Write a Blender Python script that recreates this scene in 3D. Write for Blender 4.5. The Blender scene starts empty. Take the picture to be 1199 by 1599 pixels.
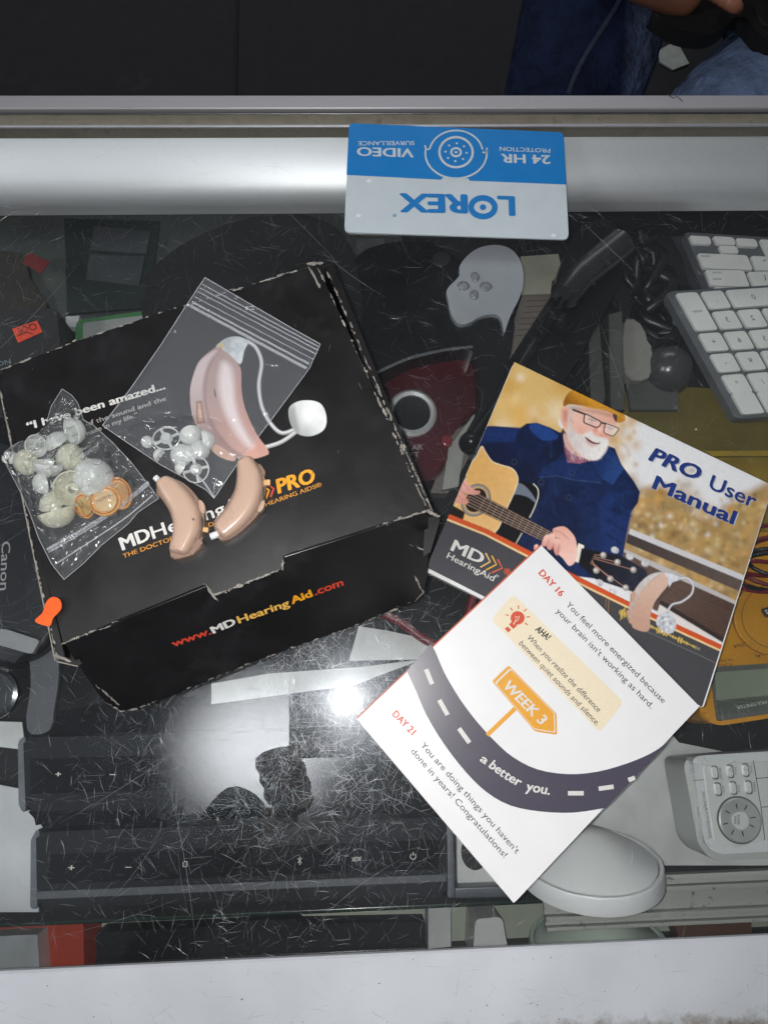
import bpy, bmesh, math, random
import numpy as np
from mathutils import Vector, Matrix

# ---------------------------------------------------------------- camera, world, lamps, exposure
S = 0.01                                   # all builders below take centimetres
CAMH = 48.0                                # lens height over the glass
F, NX, NY, AR = 1200.0, 556.0, 1095.0, 0.0333
def _pose():
    D = np.array([NX-599.5, 799.5-NY, -F]); D /= np.linalg.norm(D); Z = -D
    X = np.array([math.cos(AR), math.sin(AR), 0]); X -= X@Z*Z; X /= np.linalg.norm(X)
    return np.array([X, np.cross(Z, X), Z])   # rows: world axes seen by the lens
RW = _pose()
scene = bpy.context.scene
col = scene.collection
cam = bpy.data.cameras.new('camera'); cam.sensor_fit = 'HORIZONTAL'; cam.sensor_width = 36; cam.lens = 36*F/1199
cam.clip_start = 0.01; cam.clip_end = 50
camo = bpy.data.objects.new('camera', cam); col.objects.link(camo); scene.camera = camo
M = Matrix([[RW[i][j] for j in range(3)] + [0] for i in range(3)] + [[0, 0, 0, 1]])
M.translation = Vector((0, 0, CAMH*S)); camo.matrix_world = M

world = bpy.data.worlds.new('World'); scene.world = world; world.use_nodes = True
bg = world.node_tree.nodes['Background']; bg.inputs[0].default_value = (0.86, 0.93, 1.0, 1); bg.inputs[1].default_value = 0.085

def area(name, loc, sx, sy, power, color=(1, 1, 1)):
    l = bpy.data.lights.new(name, 'AREA'); l.shape = 'RECTANGLE'; l.size = sx*S; l.size_y = sy*S
    l.energy = power; l.color = color
    o = bpy.data.objects.new(name, l); o.location = [c*S for c in loc]; col.objects.link(o)
    return o
CEIL = 185.0
panel2 = area('housing_fill_lamp', (10, 330, CEIL), 260, 30, 42.0, (0.93, 0.97, 1.0))  # added unseen lamp, brightens the far rail and lamp housing
panel3 = area('left_fill_lamp', (-190, -40, CEIL), 60, 60, 24.0, (0.95, 0.97, 1.0))  # added unseen fill from the left, set where the glass does not mirror it
# phone flash beside the lens
fl = bpy.data.lights.new('phone_flash', 'AREA'); fl.shape = 'DISK'; fl.size = 0.7*S; fl.energy = 2.0; fl.color = (1.0, 0.985, 0.96)
flo = bpy.data.objects.new('phone_flash', fl); flo.location = (-1.1*S, 0.1*S, (CAMH+0.5)*S); col.objects.link(flo)
scene.view_settings.view_transform = 'Standard'; scene.view_settings.look = 'None'
scene.view_settings.exposure = 0.0; scene.view_settings.gamma = 1.0
scene.cycles.max_bounces = 14; scene.cycles.transparent_max_bounces = 24; scene.cycles.glossy_bounces = 4
scene.cycles.caustics_reflective = False; scene.cycles.caustics_refractive = False

# ---------------------------------------------------------------- geometry helpers
def W(x, y, z=0.0):
    """point of the plane z (a height, or (point, normal)) where the photograph shows pixel x, y"""
    d = RW @ np.array([x-599.5, 799.5-y, -F]); c = Vector((0, 0, CAMH)); d = Vector(d)
    if isinstance(z, tuple):
        p, n = z
        return c + d*((p-c).dot(n)/d.dot(n))
    return c + d*((z-CAMH)/d.z)
def proj(p):
    q = RW.T @ (np.array(p).T - np.array([[0, 0, CAMH]]).T)
    return 599.5 + F*q[0]/-q[2], 799.5 - F*q[1]/-q[2]
def plane3(a, b, c):
    n = (b-a).cross(c-a).normalized()
    if n.z < 0: n = -n
    return (a, n)
ORG = {}
def link(o, parent, base):
    col.objects.link(o)
    if parent is not None: o.parent = parent
    pb = ORG[parent.name] if parent is not None else Vector((0, 0, 0))
    o.location = (base-pb)*S; ORG[o.name] = base
def obj(name, verts, faces, mat, parent=None, smooth=False, base=None):
    b = base if base is not None else (ORG[parent.name] if parent is not None else sum((Vector(v) for v in verts), Vector())/len(verts))
    me = bpy.data.meshes.new(name)
    me.from_pydata([(Vector(v)-b)*S for v in verts], [], faces)
    if smooth: me.polygons.foreach_set('use_smooth', [True]*len(me.polygons))
    me.materials.append(mat); me.update()
    o = bpy.data.objects.new(name, me); link(o, parent, b)
    return o
def bobj(name, bm, mat, parent=None, smooth=False):
    bmesh.ops.recalc_face_normals(bm, faces=bm.faces)
    vs = [v.co.copy() for v in bm.verts]
    bm.verts.index_update()
    fs = [[v.index for v in f.verts] for f in bm.faces]
    bm.free()
    o = obj(name, vs, fs, mat, parent, False)
    if smooth:
        me = o.data; me.polygons.foreach_set('use_smooth', [True]*len(me.polygons))
        me.set_sharp_from_angle(angle=math.radians(smooth if smooth is not True else 40))
        wn = o.modifiers.new('wn', 'WEIGHTED_NORMAL'); wn.keep_sharp = True; wn.weight = 100
    return o
def thing(name, label, cat, loc, group=None):
    o = bpy.data.objects.new(name, None); o.empty_display_size = 0.01
    link(o, None, Vector(loc)); o['label'] = label; o['category'] = cat
    if group: o['group'] = group
    return o
def tag(o, label, cat, group=None):
    o['label'] = label; o['category'] = cat
    if group: o['group'] = group
    return o
def struct(o): o['kind'] = 'structure'; return o
def cr(pts, closed=True, n=5):
    """smooth curve through the points"""
    P = [np.array(p, float) for p in pts]; N = len(P); out = []
    for i in range(N if closed else N-1):
        g = (lambda k: P[k % N]) if closed else (lambda k: P[min(max(k, 0), N-1)])
        a, b, c, d = g(i-1), g(i), g(i+1), g(i+2)
        for k in range(n):
            t = k/n
            out.append(tuple(0.5*((2*b)+(c-a)*t+(2*a-5*b+4*c-d)*t*t+(3*b-a-3*c+d)*t**3)))
    if not closed: out.append(tuple(P[-1]))
    return out
def rc(pts, r, n=4):
    """round the corners of a polygon"""
    out = []; N = len(pts)
    rr = r if isinstance(r, (list, tuple)) else [r]*N
    for i in range(N):
        a, b, c = (np.array(pts[(i+k) % N], float) for k in (-1, 0, 1))
        u, v = a-b, c-b; k = min(rr[i], .45*np.linalg.norm(u), .45*np.linalg.norm(v))
        if k <= 0: out.append(tuple(b)); continue
        p, q = b+u/np.linalg.norm(u)*k, b+v/np.linalg.norm(v)*k
        for j in range(n+1):
            t = j/n; out.append(tuple((1-t)**2*p+2*t*(1-t)*b+t*t*q))
    return out
def circ(cx, cy, rx, ry=None, n=28, rot=0):
    ry = ry or rx; c, s = math.cos(math.radians(rot)), math.sin(math.radians(rot))
    return [(cx+rx*math.cos(t)*c-ry*math.sin(t)*s, cy+rx*math.cos(t)*s+ry*math.sin(t)*c) for t in (2*math.pi*k/n for k in range(n))]
def slabw(name, top, th, mat, parent=None, bev=0, seg=2, nrm=None, smooth=40, holes=None):
    """solid with the world outline `top` as its upper face, th thick"""
    n = nrm or Vector((0, 0, 1)); bm = bmesh.new()
    t = [bm.verts.new(p) for p in top]; b = [bm.verts.new(Vector(p)-n*th) for p in top]
    f = bm.faces.new(t); bm.faces.new(b[::-1])
    for i in range(len(t)):
        j = (i+1) % len(t); bm.faces.new((t[i], b[i], b[j], t[j]))
    if bev > 0:
        bmesh.ops.bevel(bm, geom=list(f.edges), offset=bev, segments=seg, profile=0.5, affect='EDGES', clamp_overlap=True)
    return bobj(name, bm, mat, parent, smooth)
def slab(name, pts, z, th, mat, parent=None, bev=0, seg=2, **k):
    n = z[1] if isinstance(z, tuple) else None
    return slabw(name, [W(x, y, z) for x, y in pts], th, mat, parent, bev, seg, n, **k)
def up_(z, e):
    return (z[0]+z[1]*e, z[1]) if isinstance(z, tuple) else z+e
def decal(name, pts, z, mat, parent, e=0.012):
    z = up_(z, e); v = [W(x, y, z) for x, y in pts]
    n = z[1] if isinstance(z, tuple) else Vector((0, 0, 1))
    bm = bmesh.new(); f = bm.faces.new([bm.verts.new(p) for p in v])
    bmesh.ops.triangulate(bm, faces=[f])
    bmesh.ops.recalc_face_normals(bm, faces=bm.faces)
    for g in bm.faces:
        if g.normal.dot(n) < 0: g.normal_flip()
    bm.verts.index_update(); fs = [[q.index for q in g.verts] for g in bm.faces]; bm.free()
    return obj(name, v, fs, mat, parent)
def strip_faces(L, w, closed=False):
    """ribbon (lists of px points) of pixel width w"""
    L = [np.array(p, float) for p in L]; N = len(L); a, b = [], []
    for i in range(N):
        p, q = (L[(i-1) % N], L[(i+1) % N]) if closed else (L[max(i-1, 0)], L[min(i+1, N-1)])
        t = q-p; t /= (np.linalg.norm(t)+1e-9); m = np.array([-t[1], t[0]])*w/2
        a.append(L[i]+m); b.append(L[i]-m)
    return a, b
def line(name, pts, w, z, mat, parent, e=0.012, closed=False):
    a, b = strip_faces(pts, w, closed); z = up_(z, e); N = len(a)
    v = [W(*p, z) for p in a]+[W(*p, z) for p in b]
    fs = [(i, (i+1) % N, N+(i+1) % N, N+i) for i in range(N if closed else N-1)]
    return obj(name, v, fs, mat, parent)
def multi(name, polys, z, mat, parent, e=0.012):
    """several printed shapes of one mark, in one mesh"""
    z = up_(z, e); v, f = [], []
    for p in polys:
        k = len(v); v += [W(x, y, z) for x, y in p]; f.append(list(range(k, k+len(p))))
    return obj(name, v, f, mat, parent)
def stroke(pts, w):
    a, b = strip_faces(pts, w); return [tuple(p) for p in a]+[tuple(p) for p in b[::-1]]
def tube(name, pts, r, mat, parent=None, n=10, closed=False, r1=None):
    P = [Vector(p) for p in pts]; N = len(P); v, f = [], []; up = Vector((0, 0, 1))
    for i in range(N):
        t = (P[(i+1) % N if closed else min(i+1, N-1)]-P[(i-1) % N if closed else max(i-1, 0)]).normalized()
        s = t.cross(up)
        s = s.normalized() if s.length > 1e-4 else Vector((1, 0, 0)); u = s.cross(t)
        q = r+(r1-r)*i/(N-1) if r1 is not None else r
        for k in range(n):
            a = 2*math.pi*k/n; v.append(P[i]+s*q*math.cos(a)+u*q*math.sin(a))
    for i in range(N if closed else N-1):
        for k in range(n):
            a, b = i*n+k, i*n+(k+1) % n; c, d = ((i+1) % N)*n+k, ((i+1) % N)*n+(k+1) % n
            f.append((a, b, d, c))
    if not closed: f += [list(range(n))[::-1], list(range((N-1)*n, N*n))]
    o = obj(name, v, f, mat, parent, True); o.data.set_sharp_from_angle(angle=math.radians(50))
    return o
def lathe(name, prof, c, mat, parent=None, n=36, ex=None, ey=None, sx=1, sy=1):
    """profile (radius, height) turned about c; ex, ey, ez the frame"""
    ex = ex or Vector((1, 0, 0)); ey = ey or Vector((0, 1, 0)); ez = ex.cross(ey); v, f = [], []
    for r, h in prof:
        for k in range(n):
            a = 2*math.pi*k/n; v.append(c+ex*(r*sx*math.cos(a))+ey*(r*sy*math.sin(a))+ez*h)
    for i in range(len(prof)-1):
        for k in range(n):
            f.append((i*n+k, i*n+(k+1) % n, (i+1)*n+(k+1) % n, (i+1)*n+k))
    bm = bmesh.new(); vs = [bm.verts.new(p) for p in v]
    for q in f: bm.faces.new([vs[i] for i in q])
    bmesh.ops.remove_doubles(bm, verts=bm.verts, dist=1e-4)
    return bobj(name, bm, mat, parent, 45)
def box(name, x0, x1, y0, y1, z0, z1, mat, parent=None, bev=0, seg=2):
    return slabw(name, [(x0, y0, z1), (x1, y0, z1), (x1, y1, z1), (x0, y1, z1)], z1-z0, mat, parent, bev, seg)
_cap = {}
def glyphs(s, off, shear, spacing=1.0):
    cu = bpy.data.curves.new('t', 'FONT'); cu.body = s; cu.size = 1; cu.offset = off; cu.shear = shear
    cu.space_character = spacing; cu.resolution_u = 3; cu.fill_mode = 'FRONT'
    o = bpy.data.objects.new('t', cu); col.objects.link(o); bpy.context.view_layer.update()
    dg = bpy.context.evaluated_depsgraph_get(); me = bpy.data.meshes.new_from_object(o.evaluated_get(dg))
    v = np.empty(len(me.vertices)*3); me.vertices.foreach_get('co', v); v = v.reshape(-1, 3)
    f = [list(p.vertices) for p in me.polygons]
    bpy.data.objects.remove(o); bpy.data.curves.remove(cu); bpy.data.meshes.remove(me)
    return v, f
def T(s, p0, p1, cap, z, mat, parent, bold=0.0, shear=0.0, e=0.014, name='lettering'):
    """a printed line of writing: baseline from pixel p0 to p1, capitals `cap` pixels tall"""
    if 0 not in _cap: _cap[0] = glyphs('H', 0, 0)[0][:, 1].max()
    v, f = glyphs(s, 0, shear)
    z = up_(z, e); a, b = W(*p0, z), W(*p1, z); n = z[1] if isinstance(z, tuple) else Vector((0, 0, 1))
    d = b-a; L = d.length; d.normalize(); u = n.cross(d)
    pxl = math.hypot(p1[0]-p0[0], p1[1]-p0[1])/L          # pixels per cm here
    x0, x1 = v[:, 0].min()-bold, v[:, 0].max()+bold; sx = L/(x1-x0); sy = cap/pxl/(_cap[0]+bold*1.2)
    V, Fc = [], []
    sh = [(0, 0)] if bold < .008 else [(bold*math.cos(q), bold*.6*math.sin(q)) for q in (0, .785, 1.57, 2.356, 3.14, 3.927, 4.712, 5.5)]+[(0, 0)]
    for k, (ox, oy) in enumerate(sh):                      # heavier faces: the letter laid down again, slightly shifted
        o = len(V); V += [a+d*((q[0]+ox-x0)*sx)+u*((q[1]+oy+bold*.6)*sy)+n*(.0012*k) for q in v]; Fc += [[i+o for i in g] for g in f]
    return obj(name, V, Fc, mat, parent)
def coons(B, z, n, m, mat, name, parent, hf=None):
    """sheet spanning four boundary runs (top, right, bottom, left; each from corner to corner, clockwise)"""
    def rs(p, k):
        p = np.array(p, float); d = np.r_[0, np.cumsum(np.linalg.norm(np.diff(p, axis=0), axis=1))]; t = np.linspace(0, d[-1], k)
        return np.c_[np.interp(t, d, p[:, 0]), np.interp(t, d, p[:, 1])]
    t, r, b, l = rs(B[0], n), rs(B[1], m), rs(B[2], n)[::-1], rs(B[3], m)[::-1]
    v = []
    for j in range(m):
        w = j/(m-1)
        for i in range(n):
            u = i/(n-1)
            p = (1-w)*t[i]+w*b[i]+(1-u)*l[j]+u*r[j]-((1-u)*(1-w)*t[0]+u*(1-w)*t[-1]+(1-u)*w*b[0]+u*w*b[-1])
            h = hf(p[0], p[1], u, w) if hf else 0
            q = W(p[0], p[1], z); v.append(q+Vector((0, 0, h)))
    f = [(j*n+i, (j+1)*n+i, (j+1)*n+i+1, j*n+i+1) for j in range(m-1) for i in range(n-1)]
    return obj(name, v, f, mat, parent, True)
def vnoise(x, y, sc, seed=0):
    rng = np.random.default_rng(seed); g = rng.random((64, 64)); x = np.asarray(x)/sc; y = np.asarray(y)/sc
    xi, yi = np.floor(x).astype(int), np.floor(y).astype(int); fx, fy = x-xi, y-yi
    fx, fy = fx*fx*(3-2*fx), fy*fy*(3-2*fy); G = lambda a, b: g[a % 64, b % 64]
    return (G(xi, yi)*(1-fx)+G(xi+1, yi)*fx)*(1-fy)+(G(xi, yi+1)*(1-fx)+G(xi+1, yi+1)*fx)*fy
def s2l(c):
    c = np.asarray(c, float)/255.0
    return np.where(c <= .04045, c/12.92, ((c+.055)/1.055)**2.4)

# ---------------------------------------------------------------- materials
def mat(name, c, rough=.5, metal=0, var=.12, vs=60, bump=0, bs=400, spec=.5, coat=0, trans=0, stretch=None, alpha=1, bd=.0005, sss=0):
    m = bpy.data.materials.new(name); m.use_nodes = True; nt = m.node_tree; b = nt.nodes['Principled BSDF']
    L = s2l(c); b.inputs['Roughness'].default_value = rough; b.inputs['Metallic'].default_value = metal
    b.inputs['Specular IOR Level'].default_value = spec; b.inputs['Coat Weight'].default_value = coat
    b.inputs['Coat Roughness'].default_value = .05; b.inputs['Transmission Weight'].default_value = trans
    b.inputs['Alpha'].default_value = alpha
    if sss: b.inputs['Subsurface Weight'].default_value = sss; b.inputs['Subsurface Radius'].default_value = (.004, .004, .0035)
    tc = nt.nodes.new('ShaderNodeTexCoord'); mp = nt.nodes.new('ShaderNodeMapping'); nt.links.new(tc.outputs['Object'], mp.inputs['Vector'])
    if stretch: mp.inputs['Scale'].default_value = stretch
    nz = nt.nodes.new('ShaderNodeTexNoise'); nz.inputs['Scale'].default_value = vs; nz.inputs['Detail'].default_value = 5
    nt.links.new(mp.outputs[0], nz.inputs['Vector'])
    rp = nt.nodes.new('ShaderNodeMapRange'); rp.inputs['From Min'].default_value = .3; rp.inputs['From Max'].default_value = .7
    rp.inputs['To Min'].default_value = 1-var; rp.inputs['To Max'].default_value = 1+var*.5
    nt.links.new(nz.outputs['Fac'], rp.inputs['Value'])
    mx = nt.nodes.new('ShaderNodeMix'); mx.data_type = 'RGBA'; mx.blend_type = 'MULTIPLY'; mx.inputs['Factor'].default_value = 1
    mx.inputs['A'].default_value = (*L, 1); nt.links.new(rp.outputs[0], mx.inputs['B']); nt.links.new(mx.outputs['Result'], b.inputs['Base Color'])
    r2 = nt.nodes.new('ShaderNodeMapRange'); r2.inputs['To Min'].default_value = max(0.02, rough-.08); r2.inputs['To Max'].default_value = min(1, rough+.1)
    nt.links.new(nz.outputs['Fac'], r2.inputs['Value']); nt.links.new(r2.outputs[0], b.inputs['Roughness'])
    if bump:
        n2 = nt.nodes.new('ShaderNodeTexNoise'); n2.inputs['Scale'].default_value = bs; n2.inputs['Detail'].default_value = 4
        nt.links.new(mp.outputs[0], n2.inputs['Vector'])
        bp = nt.nodes.new('ShaderNodeBump'); bp.inputs['Strength'].default_value = bump; bp.inputs['Distance'].default_value = bd
        nt.links.new(n2.outputs['Fac'], bp.inputs['Height']); nt.links.new(bp.outputs[0], b.inputs['Normal'])
    return m
def grime(m, c, lo=.55, hi=.7, sc=90, yr=None, axis='Y', detail=8):
    """stains of their own shape over a material; yr = object-space run (m) along which they gather"""
    nt = m.node_tree; b = nt.nodes['Principled BSDF']; src = b.inputs['Base Color'].links[0].from_socket
    tc = nt.nodes.new('ShaderNodeTexCoord'); nz = nt.nodes.new('ShaderNodeTexNoise'); nz.inputs['Scale'].default_value = sc; nz.inputs['Detail'].default_value = detail
    nz.inputs['Roughness'].default_value = .7
    nt.links.new(tc.outputs['Object'], nz.inputs['Vector']); fac = nz.outputs['Fac']
    if yr:
        sp = nt.nodes.new('ShaderNodeSeparateXYZ'); nt.links.new(tc.outputs['Object'], sp.inputs[0])
        a = nt.nodes.new('ShaderNodeMapRange'); a.inputs['From Min'].default_value = yr[0]; a.inputs['From Max'].default_value = yr[1]
        a.inputs['To Min'].default_value = -.35; a.inputs['To Max'].default_value = .25
        nt.links.new(sp.outputs[axis], a.inputs['Value'])
        ad = nt.nodes.new('ShaderNodeMath'); nt.links.new(fac, ad.inputs[0]); nt.links.new(a.outputs[0], ad.inputs[1]); fac = ad.outputs[0]
    r = nt.nodes.new('ShaderNodeMapRange'); r.inputs['From Min'].default_value = lo; r.inputs['From Max'].default_value = hi
    nt.links.new(fac, r.inputs['Value'])
    mx = nt.nodes.new('ShaderNodeMix'); mx.data_type = 'RGBA'; nt.links.new(r.outputs[0], mx.inputs['Factor'])
    nt.links.new(src, mx.inputs['A']); mx.inputs['B'].default_value = (*s2l(c), 1)
    nt.links.new(mx.outputs['Result'], b.inputs['Base Color'])
    return m
def film(name, haze, gloss, rough, tint=(.97, .98, .98), hazec=(.9, .92, .95), bump=0, bs=60, hz_noise=0, slab=False):
    """thin clear sheet: lets light straight through, mirrors a little, slightly milky"""
    m = bpy.data.materials.new(name); m.use_nodes = True; nt = m.node_tree; nt.nodes.remove(nt.nodes['Principled BSDF'])
    out = nt.nodes['Material Output']; t = nt.nodes.new('ShaderNodeBsdfTransparent'); t.inputs[0].default_value = (*tint, 1)
    g = nt.nodes.new('ShaderNodeBsdfGlossy'); g.inputs['Roughness'].default_value = rough; g.inputs[0].default_value = (1, 1, 1, 1)
    d = nt.nodes.new('ShaderNodeBsdfDiffuse'); d.inputs[0].default_value = (*hazec, 1)
    m1 = nt.nodes.new('ShaderNodeMixShader'); m1.inputs[0].default_value = haze
    nt.links.new(t.outputs[0], m1.inputs[1]); nt.links.new(d.outputs[0], m1.inputs[2])
    tc = nt.nodes.new('ShaderNodeTexCoord'); 
    if hz_noise:
        nz = nt.nodes.new('ShaderNodeTexNoise'); nz.inputs['Scale'].default_value = hz_noise; nz.inputs['Detail'].default_value = 6
        nt.links.new(tc.outputs['Object'], nz.inputs['Vector']); r = nt.nodes.new('ShaderNodeMapRange')
        r.inputs['From Min'].default_value = .35; r.inputs['From Max'].default_value = .75; r.inputs['To Min'].default_value = haze*.3; r.inputs['To Max'].default_value = haze*2.2
        nt.links.new(nz.outputs['Fac'], r.inputs['Value']); nt.links.new(r.outputs[0], m1.inputs[0])
    lw = nt.nodes.new('ShaderNodeLayerWeight'); lw.inputs['Blend'].default_value = .5
    pw = nt.nodes.new('ShaderNodeMath'); pw.operation = 'POWER'; pw.inputs[1].default_value = 4; nt.links.new(lw.outputs['Facing'], pw.inputs[0])
    fr = nt.nodes.new('ShaderNodeMath'); fr.operation = 'MULTIPLY_ADD'; fr.inputs[1].default_value = .96; fr.inputs[2].default_value = .042; nt.links.new(pw.outputs[0], fr.inputs[0])
    ml = nt.nodes.new('ShaderNodeMath'); ml.operation = 'MULTIPLY'; ml.inputs[1].default_value = gloss; ml.use_clamp = True; nt.links.new(fr.outputs[0], ml.inputs[0])
    if slab:                                             # closed pane: its two faces are counted once, at the side the ray enters
        ge = nt.nodes.new('ShaderNodeNewGeometry'); iv = nt.nodes.new('ShaderNodeMath'); iv.operation = 'SUBTRACT'; iv.inputs[0].default_value = 1; nt.links.new(ge.outputs['Backfacing'], iv.inputs[1])
        m3 = nt.nodes.new('ShaderNodeMath'); m3.operation = 'MULTIPLY'; nt.links.new(ml.outputs[0], m3.inputs[0]); nt.links.new(iv.outputs[0], m3.inputs[1]); ml = m3
    m2 = nt.nodes.new('ShaderNodeMixShader'); nt.links.new(ml.outputs[0], m2.inputs[0]); nt.links.new(m1.outputs[0], m2.inputs[1]); nt.links.new(g.outputs[0], m2.inputs[2])
    if bump:
        nz = nt.nodes.new('ShaderNodeTexNoise'); nz.inputs['Scale'].default_value = bs; nz.inputs['Detail'].default_value = 3
        nt.links.new(tc.outputs['Object'], nz.inputs['Vector'])
        bp = nt.nodes.new('ShaderNodeBump'); bp.inputs['Strength'].default_value = bump; bp.inputs['Distance'].default_value = .002
        nt.links.new(nz.outputs['Fac'], bp.inputs['Height']); nt.links.new(bp.outputs[0], g.inputs['Normal'])
    nt.links.new(m2.outputs[0], out.inputs['Surface'])
    return m
def silicone(name, c):
    """soft milky rubber: part of the light goes straight through the thin wall"""
    m = mat(name, c, .25, var=.06, vs=80, sss=.3); nt = m.node_tree; out = nt.nodes['Material Output']; t = nt.nodes.new('ShaderNodeBsdfTransparent')
    lw = nt.nodes.new('ShaderNodeLayerWeight'); lw.inputs['Blend'].default_value = .4; r = nt.nodes.new('ShaderNodeMapRange')
    r.inputs['To Min'].default_value = .74; r.inputs['To Max'].default_value = .97; nt.links.new(lw.outputs['Facing'], r.inputs['Value'])
    mx = nt.nodes.new('ShaderNodeMixShader'); nt.links.new(r.outputs[0], mx.inputs[0]); nt.links.new(t.outputs[0], mx.inputs[1]); nt.links.new(nt.nodes['Principled BSDF'].outputs[0], mx.inputs[2])
    nt.links.new(mx.outputs[0], out.inputs['Surface'])
    return m
def glassmat():
    """counter glass: clear, mirror-like, with a worn faintly rough bloom"""
    m = film('counter_glass', .0045, 1.15, .0, (.975, .985, .98), (.7, .78, .88), hz_noise=9, slab=True)
    nt = m.node_tree; out = nt.nodes['Material Output']; last = out.inputs['Surface'].links[0].from_node
    g = nt.nodes.new('ShaderNodeBsdfGlossy'); g.inputs['Roughness'].default_value = .24; g.inputs[0].default_value = (.8, .88, 1, 1)
    tc = nt.nodes.new('ShaderNodeTexCoord'); nz = nt.nodes.new('ShaderNodeTexNoise'); nz.inputs['Scale'].default_value = 25; nz.inputs['Detail'].default_value = 8
    nt.links.new(tc.outputs['Object'], nz.inputs['Vector']); r = nt.nodes.new('ShaderNodeMapRange')
    r.inputs['From Min'].default_value = .3; r.inputs['From Max'].default_value = .7; r.inputs['To Min'].default_value = .0015; r.inputs['To Max'].default_value = .0075
    nt.links.new(nz.outputs['Fac'], r.inputs['Value'])
    mx = nt.nodes.new('ShaderNodeMixShader'); nt.links.new(r.outputs[0], mx.inputs[0]); nt.links.new(last.outputs[0], mx.inputs[1]); nt.links.new(g.outputs[0], mx.inputs[2])
    g2 = nt.nodes.new('ShaderNodeBsdfGlossy'); g2.inputs['Roughness'].default_value = .15
    ge = nt.nodes.new('ShaderNodeNewGeometry'); iv = nt.nodes.new('ShaderNodeMath'); iv.operation = 'MULTIPLY_ADD'; iv.inputs[1].default_value = -.004; iv.inputs[2].default_value = .004
    nt.links.new(ge.outputs['Backfacing'], iv.inputs[0]); m5 = nt.nodes.new('ShaderNodeMixShader'); nt.links.new(iv.outputs[0], m5.inputs[0]); nt.links.new(mx.outputs[0], m5.inputs[1]); nt.links.new(g2.outputs[0], m5.inputs[2])
    nt.links.new(m5.outputs[0], out.inputs['Surface'])
    return m
def vcol(name, rough=.35, coat=.0):
    m = bpy.data.materials.new(name); m.use_nodes = True; nt = m.node_tree; b = nt.nodes['Principled BSDF']
    a = nt.nodes.new('ShaderNodeAttribute'); a.attribute_name = 'ink'; nt.links.new(a.outputs['Color'], b.inputs['Base Color'])
    b.inputs['Roughness'].default_value = rough; b.inputs['Coat Weight'].default_value = coat; b.inputs['Coat Roughness'].default_value = .15
    return m
ink = {}
def INK(c, rough=.45):
    k = (tuple(c), rough)
    if k not in ink: ink[k] = mat('ink_%d_%d_%d' % tuple(c), c, rough, var=.05, vs=900)
    return ink[k]

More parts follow.
